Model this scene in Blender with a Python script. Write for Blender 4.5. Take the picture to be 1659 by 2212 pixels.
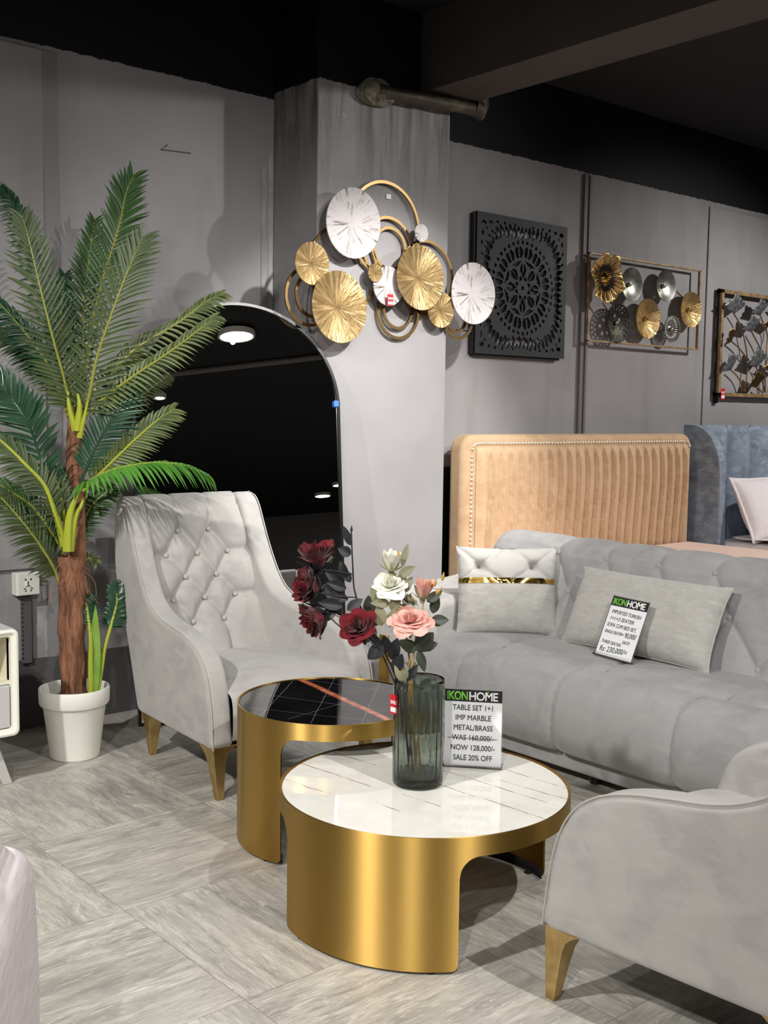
import bpy, bmesh, math, random
from math import sin, cos, pi, radians, sqrt, atan2, exp, floor
from mathutils import Vector, Matrix
from mathutils import noise as mnoise

for o in list(bpy.data.objects):
    bpy.data.objects.remove(o)
SC = bpy.context.scene
COL = SC.collection
random.seed(11)

# ------------------------------------------------------------------ camera
W_, H_ = 1659.0, 2212.0
CX, CY = W_ / 2, H_ / 2
_v1 = (3650 - CX, 930 - CY)
_v2 = (-1222 - CX, 864 - CY)
FPX = sqrt(-(_v1[0] * _v2[0] + _v1[1] * _v2[1]))
_X = Vector((_v1[0], _v1[1], FPX)).normalized()
_Y = Vector((_v2[0], _v2[1], FPX)).normalized()
_Z = _X.cross(_Y)
if _Z.y > 0:
    _Z = -_Z
RM = Matrix((_X, _Y, _Z))            # world = RM @ camera(right, down, forward)
CAM = Vector((0, 0, 1.42))
_r = RM @ Vector((1, 0, 0)); _u = RM @ Vector((0, -1, 0)); _b = RM @ Vector((0, 0, -1))
cam_d = bpy.data.cameras.new('camera')
cam_d.sensor_fit = 'VERTICAL'; cam_d.sensor_height = 36.0
cam_d.lens = 36.0 * FPX / H_
cam_d.clip_start = 0.05
cam = bpy.data.objects.new('camera', cam_d)
COL.objects.link(cam)
cam.matrix_world = Matrix(((_r.x, _u.x, _b.x, CAM.x), (_r.y, _u.y, _b.y, CAM.y), (_r.z, _u.z, _b.z, CAM.z), (0, 0, 0, 1)))
SC.camera = cam

def ray(px, py): return RM @ Vector((px - CX, py - CY, FPX))
def onZ(px, py, z=0.0):
    d = ray(px, py); return CAM + d * ((z - CAM.z) / d.z)
def onY(px, py, y):
    d = ray(px, py); return CAM + d * (y / d.y)
def onX(px, py, x):
    d = ray(px, py); return CAM + d * (x / d.x)
def onP(px, py, p0, n):
    d = ray(px, py); n = Vector(n); return CAM + d * ((Vector(p0) - CAM).dot(n) / d.dot(n))

# ------------------------------------------------------------------ view and world
SC.view_settings.view_transform = 'Standard'
SC.view_settings.look = 'None'
SC.view_settings.gamma = 1.0
SC.view_settings.use_curve_mapping = False
SC.view_settings.exposure = 0.0
wd = bpy.data.worlds.new('world'); SC.world = wd
wd.use_nodes = True
wd.node_tree.nodes['Background'].inputs[0].default_value = (0.75, 0.78, 0.82, 1)
wd.node_tree.nodes['Background'].inputs[1].default_value = 0.10

# ------------------------------------------------------------------ lights (ceiling spots of the showroom, plus added fill spots)
def spot(name, loc, target, power, size=110, blend=0.7, radius=0.05, col=(1.0, 0.985, 0.955)):
    l = bpy.data.lights.new(name, 'SPOT')
    l.energy = power; l.spot_size = radians(size); l.spot_blend = blend
    l.shadow_soft_size = radius; l.color = col
    o = bpy.data.objects.new(name, l); COL.objects.link(o)
    o.location = loc
    o.rotation_euler = (Vector(target) - Vector(loc)).to_track_quat('-Z', 'Y').to_euler()
    return o
LK = 1.0
spot('downlight_key', (1.95, -0.36, 3.354), (2.3, 2.2, 0.2), 350 * LK, 108, 0.8, 0.02)
spot('downlight_front_left', (-1.35, -0.5, 3.30), (1.9, 2.4, 0.1), 320 * LK, 74, 0.9, 0.06)
spot('downlight_left', (-1.1, 2.2, 3.28), (1.85, 3.5, 0.0), 540 * LK, 78, 0.9, 0.06)
spot('downlight_right', (6.0, 0.9, 3.25), (3.3, 4.3, 1.2), 190 * LK, 78, 0.9, 0.05)
spot('downlight_sofa', (3.5, 3.0, 3.32), (2.6, 3.3, 0.0), 38 * LK, 112, 0.9, 0.05)
spot('downlight_column', (3.2, 1.5, 3.32), (3.70, 4.33, 1.22), 640 * LK, 42, 0.6, 0.05)
spot('fill_spot_bed', (8.0, 2.2, 3.30), (7.0, 4.4, 0.8), 300 * LK, 96, 0.9, 0.06)  # added fill spot, brightens the beds and the right wall
spot('downlight_mattress', (5.6, 1.2, 3.30), (5.6, 3.4, 0.2), 70 * LK, 66, 0.9, 0.06)
spot('fill_spot_mirror', (2.5, 1.6, 3.32), (3.05, 4.6, 1.6), 60 * LK, 48, 0.9, 0.05)  # added fill spot, lifts the wall beside the mirror and the armchair back
spot('fill_spot_behind', (-3.0, -4.0, 3.30), (-3.0, -4.0, 0.0), 320 * LK, 120, 0.9, 0.12)  # added fill spot, lights the room that the brass and side faces pick up
spot('fill_spot_behind_right', (4.5, -4.5, 3.30), (4.5, -4.5, 0.0), 320 * LK, 120, 0.9, 0.12)  # second added fill spot behind the camera

# ------------------------------------------------------------------ colour and material helpers
def lin(c):
    c = c / 255.0
    return c / 12.92 if c <= 0.04045 else ((c + 0.055) / 1.055) ** 2.4
def rgb(r, g, b): return (lin(r), lin(g), lin(b), 1.0)

def nd(nt, typ, **kw):
    n = nt.nodes.new(typ)
    for k, v in kw.items(): setattr(n, k, v)
    return n
def lk(nt, a, b): nt.links.new(a, b)
def mth(nt, op, a, b=None, c=None):
    n = nd(nt, 'ShaderNodeMath', operation=op)
    for i, v in enumerate((a, b, c)):
        if v is None: continue
        if isinstance(v, (int, float)): n.inputs[i].default_value = v
        else: lk(nt, v, n.inputs[i])
    return n.outputs[0]
def mixc(nt, fac, a, b):
    n = nd(nt, 'ShaderNodeMix', data_type='RGBA')
    for s, v in ((n.inputs['Factor'], fac),):
        if isinstance(v, (int, float)): s.default_value = v
        else: lk(nt, v, s)
    for s, v in ((n.inputs[6], a), (n.inputs[7], b)):
        if isinstance(v, tuple): s.default_value = v
        else: lk(nt, v, s)
    return n.outputs[2]
def ramp(nt, fac, lo, hi):
    n = nd(nt, 'ShaderNodeMapRange'); n.clamp = True
    lk(nt, fac, n.inputs[0]); n.inputs[1].default_value = lo; n.inputs[2].default_value = hi
    return n.outputs[0]
def coords(nt, kind='Object', scale=(1, 1, 1), rot=(0, 0, 0)):
    tc = nd(nt, 'ShaderNodeTexCoord'); mp = nd(nt, 'ShaderNodeMapping')
    mp.inputs['Scale'].default_value = scale; mp.inputs['Rotation'].default_value = rot
    lk(nt, tc.outputs[kind], mp.inputs[0]); return mp.outputs[0]
def noise(nt, vec, scale=5, detail=3, rough=0.5, dist=0.0):
    n = nd(nt, 'ShaderNodeTexNoise'); n.inputs['Scale'].default_value = scale
    n.inputs['Detail'].default_value = detail; n.inputs['Roughness'].default_value = rough
    n.inputs['Distortion'].default_value = dist
    if vec is not None: lk(nt, vec, n.inputs['Vector'])
    return n.outputs[0]
def bump(nt, h, strength=0.2, dist=0.01):
    b = nd(nt, 'ShaderNodeBump'); b.inputs['Strength'].default_value = strength
    b.inputs['Distance'].default_value = dist; lk(nt, h, b.inputs['Height']); return b.outputs[0]

def base_mat(name, col=(0.5, 0.5, 0.5, 1), rough=0.5, metal=0.0, spec=0.5):
    m = bpy.data.materials.new(name); m.use_nodes = True
    p = m.node_tree.nodes['Principled BSDF']
    p.inputs['Base Color'].default_value = col; p.inputs['Roughness'].default_value = rough
    p.inputs['Metallic'].default_value = metal; p.inputs['Specular IOR Level'].default_value = spec
    return m, m.node_tree, p

def M(name, col, rough=0.5, metal=0.0, spec=0.5, var=0.0, vscale=6.0, bmp=0.0, bscale=80.0, sheen=0.0, coat=0.0,
      stretch=(1, 1, 1), col2=None, lo=0.35, hi=0.65):
    m, nt, p = base_mat(name, col, rough, metal, spec)
    if var or col2 or bmp:
        v = coords(nt, 'Object', stretch)
    if var or col2:
        if col2 is None: col2 = tuple(max(0, c * (1 - var)) for c in col[:3]) + (1,)
        f = ramp(nt, noise(nt, v, vscale, 4, 0.55), lo, hi)
        lk(nt, mixc(nt, f, col, col2), p.inputs['Base Color'])
    if bmp:
        lk(nt, bump(nt, noise(nt, v, bscale, 3), bmp, 0.004), p.inputs['Normal'])
    if sheen:
        p.inputs['Sheen Weight'].default_value = sheen; p.inputs['Sheen Roughness'].default_value = 0.4
    if coat: p.inputs['Coat Weight'].default_value = coat; p.inputs['Coat Roughness'].default_value = 0.06
    return m

MT = {}
def velvet(name, a, b, c):
    m, nt, p = base_mat(name, a, 0.78, 0, 0.25)
    v = coords(nt)
    f1 = ramp(nt, noise(nt, v, 5.5, 3, 0.6, 0.8), 0.46, 0.62)
    f2 = ramp(nt, noise(nt, coords(nt, 'Object', (1, 1, 2.2)), 11, 4, 0.6, 0.4), 0.48, 0.75)
    c1 = mixc(nt, f1, a, b)
    lk(nt, mixc(nt, f2, c1, c), p.inputs['Base Color'])
    p.inputs['Sheen Weight'].default_value = 0.35; p.inputs['Sheen Roughness'].default_value = 0.35
    lk(nt, bump(nt, noise(nt, v, 900, 2), 0.08, 0.001), p.inputs['Normal'])
    return m
MT['velvet'] = velvet('light_grey_velvet', rgb(180, 177, 173), rgb(171, 166, 166), rgb(187, 185, 180))
MT['velvet_sofa'] = velvet('grey_velvet_sofa', rgb(158, 157, 157), rgb(150, 148, 149), rgb(166, 164, 162))
MT['piping'] = M('piping', rgb(184, 180, 174), 0.75)
MT['velvet_tan'] = velvet('tan_velvet', rgb(204, 172, 138), rgb(196, 162, 128), rgb(212, 182, 146))
MT['velvet_blue'] = velvet('slate_blue_velvet', rgb(134, 145, 160), rgb(112, 122, 137), rgb(162, 172, 186))
MT['brass'] = M('polished_brass', rgb(205, 168, 92), 0.2, 1.0)
MT['brass_leg'] = M('satin_brass', rgb(212, 184, 128), 0.34, 1.0, col2=rgb(190, 160, 104), vscale=24)
MT['brass_dark'] = M('aged_brass', rgb(150, 124, 84), 0.38, 1.0)
MT['gold_strip'] = M('gold_strip', rgb(214, 176, 92), 0.16, 1.0)
MT['nail'] = M('nailhead_metal', rgb(246, 236, 212), 0.3, 0.7)
MT['black'] = M('black_paint', rgb(22, 22, 24), 0.35)
MT['black_matt'] = M('black_matt', rgb(24, 25, 27), 0.75)
MT['black_dado'] = M('black_dado_paint', rgb(26, 25, 25), 0.8)
MT['white_pot'] = M('white_pot', rgb(240, 238, 228), 0.45, var=0.04, vscale=9, bmp=0.15, bscale=60)
MT['soil'] = M('pot_filler', rgb(150, 140, 128), 0.9, var=0.4, vscale=40)
MT['white_frame'] = M('white_lacquer', rgb(240, 238, 226), 0.35)
MT['cream'] = M('cream_interior', rgb(226, 221, 196), 0.55)
MT['grey_drawer'] = M('grey_drawer', rgb(196, 195, 194), 0.35)
MT['cab_side'] = M('cabinet_side', rgb(200, 199, 196), 0.4)
MT['plastic'] = M('white_plastic', rgb(232, 230, 222), 0.4)
MT['hole'] = M('socket_hole', rgb(20, 20, 20), 0.8)
MT['linen_white'] = M('white_bed_linen', rgb(236, 228, 230), 0.85, var=0.05, vscale=5)
MT['peach'] = M('peach_cover', rgb(246, 214, 200), 0.85, var=0.05, vscale=4)
MT['red'] = M('sale_red', rgb(208, 26, 44), 0.5)
MT['paper'] = M('white_paper', rgb(238, 238, 240), 0.6)
MT['ink'] = M('ink', rgb(48, 48, 52), 0.7)
MT['banner'] = M('sign_banner', rgb(36, 28, 34), 0.4)
MT['green_ink'] = M('green_ink', rgb(112, 196, 60), 0.5)
MT['white_ink'] = M('white_ink', rgb(246, 246, 246), 0.5)
MT['pipe'] = M('rusty_pipe', rgb(62, 52, 42), 0.6, col2=rgb(108, 98, 72), vscale=14, lo=0.5, hi=0.75, bmp=0.4, bscale=30)
MT['plaster'] = M('pipe_plaster', rgb(96, 90, 78), 0.9, col2=rgb(150, 146, 132), vscale=22, bmp=0.6, bscale=30)
MT['trim'] = M('cable_trunking', rgb(112, 106, 107), 0.55)
MT['conduit'] = M('conduit_grey', rgb(92, 90, 90), 0.5)
MT['silver'] = M('brushed_silver', rgb(190, 188, 180), 0.35, 1.0, var=0.3, vscale=30)
MT['wood_gold'] = M('gold_wood', rgb(176, 146, 104), 0.5, 0.3, col2=rgb(128, 104, 76), vscale=22, stretch=(1, 1, 1))
MT['perf_black'] = M('blackened_metal', rgb(44, 42, 38), 0.5, 0.6, col2=rgb(88, 82, 58), vscale=14, lo=0.5, hi=0.75)
MT['leaf_blue'] = M('blue_grey_leaf', rgb(92, 96, 104), 0.45, 0.6, col2=rgb(166, 166, 156), vscale=30, lo=0.45, hi=0.7)
MT['stem_gold'] = M('gold_stem', rgb(196, 164, 120), 0.3, 1.0)

ANISO_ROT = 0.25
def brushed(name, c, rough, ani):
    m, nt, p = base_mat(name, c, rough, 1.0)
    v = coords(nt, 'Object', (9, 9, 420))
    n1 = noise(nt, v, 1.0, 4, 0.6)
    p.inputs['Anisotropic'].default_value = ani
    tg = nd(nt, 'ShaderNodeTangent', direction_type='RADIAL', axis='Z')
    lk(nt, tg.outputs[0], p.inputs['Tangent']); p.inputs['Anisotropic Rotation'].default_value = ANISO_ROT
    lk(nt, bump(nt, n1, 0.06, 0.002), p.inputs['Normal'])
    lk(nt, mth(nt, 'MULTIPLY_ADD', n1, 0.12, rough - 0.06), p.inputs['Roughness'])
    return m
MT['drum_gold'] = brushed('brushed_gold', rgb(206, 168, 92), 0.49, 0.97)
MT['drum_gold2'] = brushed('polished_gold', rgb(206, 168, 92), 0.42, 0.95)

def paint_mat(name, zsplit, ledge=0.012, stains=False):
    m, nt, p = base_mat(name, rgb(150, 147, 148), 0.62, 0, 0.3)
    tc = nd(nt, 'ShaderNodeTexCoord'); P = tc.outputs['Object']
    sx = nd(nt, 'ShaderNodeSeparateXYZ'); lk(nt, P, sx.inputs[0]); z = sx.outputs[2]
    n_big = noise(nt, P, 1.6, 4, 0.55)
    grey = mixc(nt, ramp(nt, n_big, 0.35, 0.68), rgb(160, 157, 158), rgb(147, 144, 145))
    rag = noise(nt, P, 22, 4, 0.65)
    edge = mth(nt, 'ADD', z, mth(nt, 'MULTIPLY', mth(nt, 'SUBTRACT', rag, 0.5), 2 * ledge))
    if stains:
        streak = noise(nt, coords(nt, 'Object', (14, 14, 1.7)), 1.0, 6, 0.65, 0.6)
        hgt = ramp(nt, z, 2.35, 3.0)
        wgt = mth(nt, 'MULTIPLY', ramp(nt, streak, 0.42, 0.62), hgt)
        grey = mixc(nt, mth(nt, 'MULTIPLY', wgt, 0.75), grey, rgb(74, 72, 70))
        peel = noise(nt, coords(nt, 'Object', (16, 16, 9)), 1.0, 5, 0.7, 0.3)
        wp = mth(nt, 'MULTIPLY', ramp(nt, peel, 0.665, 0.69), ramp(nt, z, 2.3, 2.75))
        grey = mixc(nt, wp, grey, rgb(190, 186, 176))
    else:
        streak = noise(nt, coords(nt, 'Object', (5, 5, 0.7)), 1.0, 5, 0.6, 0.5)
        grey = mixc(nt, mth(nt, 'MULTIPLY', ramp(nt, streak, 0.5, 0.75), 0.35), grey, rgb(122, 119, 118))
    dark = rgb(12, 13, 16)
    if stains:
        dp = mth(nt, 'MULTIPLY', ramp(nt, noise(nt, coords(nt, 'Object', (10, 10, 4)), 1.0, 6, 0.7, 0.5), 0.64, 0.74), 0.8)
        dark = mixc(nt, dp, rgb(12, 13, 16), rgb(92, 84, 72))
    top = ramp(nt, edge, zsplit - 0.002, zsplit + 0.002)
    lk(nt, mixc(nt, top, grey, dark), p.inputs['Base Color'])
    lk(nt, bump(nt, noise(nt, P, 60, 5, 0.6), 0.12, 0.004), p.inputs['Normal'])
    return m
MT['wall'] = paint_mat('grey_wall_paint', 2.968)
MT['column'] = paint_mat('grey_column_paint', 2.995, 0.018, True)
MT['wall_plain'] = M('grey_wall_plain', rgb(128, 126, 127), 0.7, var=0.06, vscale=1.5)
MT['ceiling'] = M('black_ceiling', rgb(24, 24, 28), 0.8, var=0.2, vscale=3)
MT['beam'] = M('beam_paint', rgb(76, 69, 66), 0.75, var=0.15, vscale=4)

TX0, TXS, TY0, TYS = 1.425, 0.632, 2.163, 0.62
def floor_mat():
    m, nt, p = base_mat('stone_floor_tile', rgb(180, 175, 165), 0.32, 0, 0.5)
    tc = nd(nt, 'ShaderNodeTexCoord'); P = tc.outputs['Object']
    s = nd(nt, 'ShaderNodeSeparateXYZ'); lk(nt, P, s.inputs[0])
    gx = mth(nt, 'DIVIDE', mth(nt, 'SUBTRACT', s.outputs[0], TX0), TXS)
    gy = mth(nt, 'DIVIDE', mth(nt, 'SUBTRACT', s.outputs[1], TY0), TYS)
    ix = mth(nt, 'FLOOR', gx); iy = mth(nt, 'FLOOR', gy)
    par = mth(nt, 'FLOORED_MODULO', mth(nt, 'ADD', ix, iy), 2.0)
    cell = nd(nt, 'ShaderNodeCombineXYZ'); lk(nt, ix, cell.inputs[0]); lk(nt, iy, cell.inputs[1])
    wn = nd(nt, 'ShaderNodeTexWhiteNoise', noise_dimensions='3D'); lk(nt, cell.outputs[0], wn.inputs['Vector'])
    off = nd(nt, 'ShaderNodeVectorMath', operation='SCALE'); lk(nt, wn.outputs['Color'], off.inputs[0]); off.inputs['Scale'].default_value = 37.0
    def strk(sc):
        mp = nd(nt, 'ShaderNodeMapping'); mp.inputs['Scale'].default_value = sc
        lk(nt, P, mp.inputs[0])
        ad = nd(nt, 'ShaderNodeVectorMath', operation='ADD'); lk(nt, mp.outputs[0], ad.inputs[0]); lk(nt, off.outputs[0], ad.inputs[1])
        return ad.outputs[0]
    va = strk((3.2, 20, 1)); vb = strk((20, 3.2, 1))
    mx = nd(nt, 'ShaderNodeMix', data_type='VECTOR'); lk(nt, par, mx.inputs['Factor'])
    lk(nt, vb, mx.inputs[4]); lk(nt, va, mx.inputs[5]); V = mx.outputs[1]
    n1 = noise(nt, V, 1.0, 7, 0.68, 0.6)
    n2 = noise(nt, V, 3.4, 8, 0.75, 1.4)
    n3 = noise(nt, V, 0.45, 3, 0.5, 0.4)
    c = mixc(nt, ramp(nt, n1, 0.33, 0.66), rgb(148, 144, 137), rgb(206, 202, 192))
    c = mixc(nt, mth(nt, 'MULTIPLY', ramp(nt, n2, 0.53, 0.62), 0.75), c, rgb(218, 215, 205))
    c = mixc(nt, mth(nt, 'MULTIPLY', ramp(nt, n2, 0.47, 0.36), 0.5), c, rgb(118, 114, 108))
    c = mixc(nt, mth(nt, 'MULTIPLY', ramp(nt, n3, 0.4, 0.65), 0.3), c, rgb(150, 147, 141))
    fx = mth(nt, 'FRACT', gx); fy = mth(nt, 'FRACT', gy)
    def lineof(f, step):
        d = mth(nt, 'MULTIPLY', mth(nt, 'MINIMUM', f, mth(nt, 'SUBTRACT', 1.0, f)), step)
        return mth(nt, 'LESS_THAN', d, 0.0013)
    g = mth(nt, 'MAXIMUM', lineof(fx, TXS), lineof(fy, TYS))
    c = mixc(nt, mth(nt, 'MULTIPLY', g, 0.6), c, rgb(112, 107, 98))
    lk(nt, c, p.inputs['Base Color'])
    lk(nt, mth(nt, 'MULTIPLY_ADD', n1, 0.22, 0.24), p.inputs['Roughness'])
    lk(nt, bump(nt, n2, 0.05, 0.002), p.inputs['Normal'])
    return m
MT['floor'] = floor_mat()

def line_mask(nt, P, p, q, w):
    """soft mask of the straight vein through local points p, q"""
    d = Vector((q[0] - p[0], q[1] - p[1], 0)).normalized(); n = Vector((-d.y, d.x, 0))
    dp = nd(nt, 'ShaderNodeVectorMath', operation='DOT_PRODUCT'); lk(nt, P, dp.inputs[0]); dp.inputs[1].default_value = n
    a = mth(nt, 'ABSOLUTE', mth(nt, 'SUBTRACT', dp.outputs['Value'], n.x * p[0] + n.y * p[1]))
    dt = nd(nt, 'ShaderNodeVectorMath', operation='DOT_PRODUCT'); lk(nt, P, dt.inputs[0]); dt.inputs[1].default_value = d
    t0, t1 = d.x * p[0] + d.y * p[1], d.x * q[0] + d.y * q[1]
    inside = mth(nt, 'MULTIPLY', mth(nt, 'GREATER_THAN', dt.outputs['Value'], t0), mth(nt, 'LESS_THAN', dt.outputs['Value'], t1))
    return mth(nt, 'MULTIPLY', ramp(nt, a, w, w * 0.4), inside)

def marble_white():
    m, nt, p = base_mat('white_marble', rgb(238, 235, 226), 0.03, 0, 0.6)
    tc = nd(nt, 'ShaderNodeTexCoord'); P = tc.outputs['Object']
    c = mixc(nt, ramp(nt, noise(nt, P, 5, 4, 0.6, 1.5), 0.4, 0.75), rgb(240, 237, 229), rgb(229, 225, 214))
    veins = [((-0.30, 0.36), (-0.26, 0.10)), ((-0.17, 0.40), (-0.13, 0.08)), ((-0.10, -0.02), (-0.09, -0.16)),
             ((-0.20, -0.02), (-0.20, -0.12)), ((0.02, 0.12), (0.07, -0.40)), ((0.12, 0.20), (0.17, -0.38)),
             ((0.26, 0.25), (0.30, -0.28)), ((-0.02, 0.40), (0.0, 0.22)), ((0.20, -0.10), (0.23, -0.35))]
    wob = noise(nt, P, 9, 2); P2 = nd(nt, 'ShaderNodeVectorMath', operation='ADD')
    cb = nd(nt, 'ShaderNodeCombineXYZ'); lk(nt, mth(nt, 'MULTIPLY', mth(nt, 'SUBTRACT', wob, 0.5), 0.02), cb.inputs[0])
    lk(nt, P, P2.inputs[0]); lk(nt, cb.outputs[0], P2.inputs[1])
    brk = ramp(nt, noise(nt, P, 14, 3, 0.6), 0.36, 0.55)
    for a, b in veins:
        c = mixc(nt, mth(nt, 'MULTIPLY', line_mask(nt, P2.outputs[0], (b[0], b[1]) if b[1] < a[1] else a, a if b[1] < a[1] else b, 0.0026), brk), c, rgb(140, 92, 70))
    lk(nt, c, p.inputs['Base Color']); return m
MT['marble_white'] = marble_white()

def marble_black():
    m, nt, p = base_mat('black_marble', rgb(14, 14, 16), 0.03, 0, 0.6)
    tc = nd(nt, 'ShaderNodeTexCoord'); P = tc.outputs['Object']
    wob = noise(nt, P, 12, 3); P2 = nd(nt, 'ShaderNodeVectorMath', operation='ADD')
    cb = nd(nt, 'ShaderNodeCombineXYZ'); lk(nt, mth(nt, 'MULTIPLY', mth(nt, 'SUBTRACT', wob, 0.5), 0.014), cb.inputs[0])
    lk(nt, P, P2.inputs[0]); lk(nt, cb.outputs[0], P2.inputs[1]); Q = P2.outputs[0]
    c = mixc(nt, ramp(nt, noise(nt, P, 7, 4), 0.5, 0.8), rgb(12, 12, 14), rgb(24, 25, 28))
    for a, b in [((-0.30, -0.02), (0.05, 0.29)), ((-0.22, -0.18), (0.20, 0.24)), ((-0.1, -0.28), (0.30, 0.1)), ((-0.28, 0.1), (-0.05, -0.28)),
                 ((-0.16, 0.25), (0.06, -0.22)), ((0.1, 0.28), (0.26, -0.12)), ((-0.25, -0.1), (0.02, -0.05)), ((0.0, 0.05), (0.3, 0.02))]:
        c = mixc(nt, mth(nt, 'MULTIPLY', line_mask(nt, Q, a, b, 0.0014), 0.7), c, rgb(138, 138, 136))
    band = line_mask(nt, Q, (-0.011, -0.34), (0.088, 0.30), 0.017)
    bc = mixc(nt, ramp(nt, noise(nt, P, 40, 4, 0.7), 0.45, 0.7), rgb(176, 92, 62), rgb(222, 150, 120))
    c = mixc(nt, band, c, bc)
    lk(nt, c, p.inputs['Base Color']); return m
MT['marble_black'] = marble_black()

def radial_mat(name, c1, c2, metal, rough, wear=False):
    """hammered disc: fine grooves running out from the centre, in the object's own X/Z plane"""
    m, nt, p = base_mat(name, c1, rough, metal)
    tc = nd(nt, 'ShaderNodeTexCoord'); P = tc.outputs['Object']
    s = nd(nt, 'ShaderNodeSeparateXYZ'); lk(nt, P, s.inputs[0])
    a = mth(nt, 'ARCTAN2', s.outputs[2], s.outputs[0])
    rr = mth(nt, 'SQRT', mth(nt, 'ADD', mth(nt, 'MULTIPLY', s.outputs[0], s.outputs[0]), mth(nt, 'MULTIPLY', s.outputs[2], s.outputs[2])))
    cb = nd(nt, 'ShaderNodeCombineXYZ')
    lk(nt, mth(nt, 'MULTIPLY', mth(nt, 'COSINE', a), 9.0), cb.inputs[0]); lk(nt, mth(nt, 'MULTIPLY', mth(nt, 'SINE', a), 9.0), cb.inputs[1])
    lk(nt, mth(nt, 'MULTIPLY', rr, 7.0), cb.inputs[2])
    n = noise(nt, cb.outputs[0], 1.1, 4, 0.6)
    g = ramp(nt, n, 0.42, 0.6)
    if wear:
        w = mth(nt, 'MULTIPLY', ramp(nt, n, 0.50, 0.64), ramp(nt, noise(nt, P, 12, 4, 0.6), 0.42, 0.58))
        lk(nt, mixc(nt, w, c1, c2), p.inputs['Base Color'])
        lk(nt, mth(nt, 'MULTIPLY', w, 0.6), p.inputs['Metallic'])
        lk(nt, bump(nt, g, 0.25, 0.004), p.inputs['Normal'])
    else:
        lk(nt, mixc(nt, g, c2, c1), p.inputs['Base Color'])
        lk(nt, bump(nt, g, 0.6, 0.006), p.inputs['Normal'])
    return m
MT['disc_gold'] = radial_mat('hammered_gold', rgb(214, 184, 134), rgb(160, 132, 86), 0.75, 0.38)
MT['disc_gold2'] = radial_mat('fluted_gold', rgb(216, 186, 132), rgb(184, 152, 98), 0.8, 0.3)
MT['disc_white'] = radial_mat('worn_white', rgb(196, 190, 191), rgb(104, 90, 66), 0.0, 0.42, True)

def woven_mat():
    m, nt, p = base_mat('woven_grey', rgb(186, 183, 178), 0.6, 0, 0.3)
    v = coords(nt, 'UV', (1, 1, 1))
    b = nd(nt, 'ShaderNodeTexBrick'); lk(nt, v, b.inputs[0])
    b.inputs['Color1'].default_value = (1, 1, 1, 1); b.inputs['Color2'].default_value = (0.1, 0.1, 0.1, 1); b.inputs['Mortar'].default_value = (0.5, 0.5, 0.5, 1)
    b.inputs['Scale'].default_value = 1.0; b.inputs['Brick Width'].default_value = 0.026; b.inputs['Row Height'].default_value = 0.0125; b.inputs['Mortar Size'].default_value = 0.001; b.inputs['Mortar Smooth'].default_value = 0.5
    f = nd(nt, 'ShaderNodeRGBToBW'); lk(nt, b.outputs[0], f.inputs[0])
    lk(nt, mixc(nt, f.outputs[0], rgb(170, 168, 163), rgb(184, 181, 176)), p.inputs['Base Color'])
    lk(nt, bump(nt, f.outputs[0], 0.25, 0.002), p.inputs['Normal'])
    p.inputs['Sheen Weight'].default_value = 0.3
    return m
MT['woven'] = woven_mat()

def linen_mat():
    m, nt, p = base_mat('ribbed_white_upholstery', rgb(228, 218, 220), 0.85, 0, 0.2)
    v = coords(nt, 'Object', (5, 5, 60)); n = noise(nt, v, 2, 3, 0.6, 0.0)
    lk(nt, mixc(nt, ramp(nt, n, 0.35, 0.65), rgb(233, 225, 226), rgb(214, 204, 206)), p.inputs['Base Color'])
    lk(nt, bump(nt, n, 0.25, 0.003), p.inputs['Normal']); return m
MT['linen'] = linen_mat()

def glass_mat():
    m, nt, p = base_mat('smoked_glass', rgb(198, 207, 200), 0.0, 0, 0.5)
    p.inputs['Transmission Weight'].default_value = 1.0; p.inputs['IOR'].default_value = 1.46
    va = nd(nt, 'ShaderNodeVolumeAbsorption'); va.inputs['Color'].default_value = rgb(118, 136, 126); va.inputs['Density'].default_value = 22.0
    out = nt.nodes['Material Output']; lk(nt, va.outputs[0], out.inputs['Volume'])
    return m
MT['glass'] = glass_mat()
def acrylic_mat():
    m, nt, p = base_mat('clear_acrylic', (0.97, 0.98, 0.98, 1), 0.02, 0, 0.5)
    tr = nd(nt, 'ShaderNodeBsdfTransparent'); gl = nd(nt, 'ShaderNodeBsdfGlossy'); gl.inputs['Roughness'].default_value = 0.02
    fr = nd(nt, 'ShaderNodeFresnel'); fr.inputs[0].default_value = 1.45
    mx = nd(nt, 'ShaderNodeMixShader'); lk(nt, fr.outputs[0], mx.inputs[0]); lk(nt, tr.outputs[0], mx.inputs[1]); lk(nt, gl.outputs[0], mx.inputs[2])
    lk(nt, mx.outputs[0], nt.nodes['Material Output'].inputs['Surface']); return m
MT['acrylic'] = acrylic_mat()
MT['mirror'] = M('mirror_glass', (0.86, 0.87, 0.87, 1), 0.0, 1.0)
MT['frame_black'] = M('glossy_black_frame', rgb(16, 16, 18), 0.22, 0, 0.6)
def emis(name, col, s):
    m, nt, p = base_mat(name, col); p.inputs['Emission Color'].default_value = col; p.inputs['Emission Strength'].default_value = s; return m
MT['lamp'] = emis('lit_diffuser', (1, 0.96, 0.9, 1), 30.0)

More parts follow.
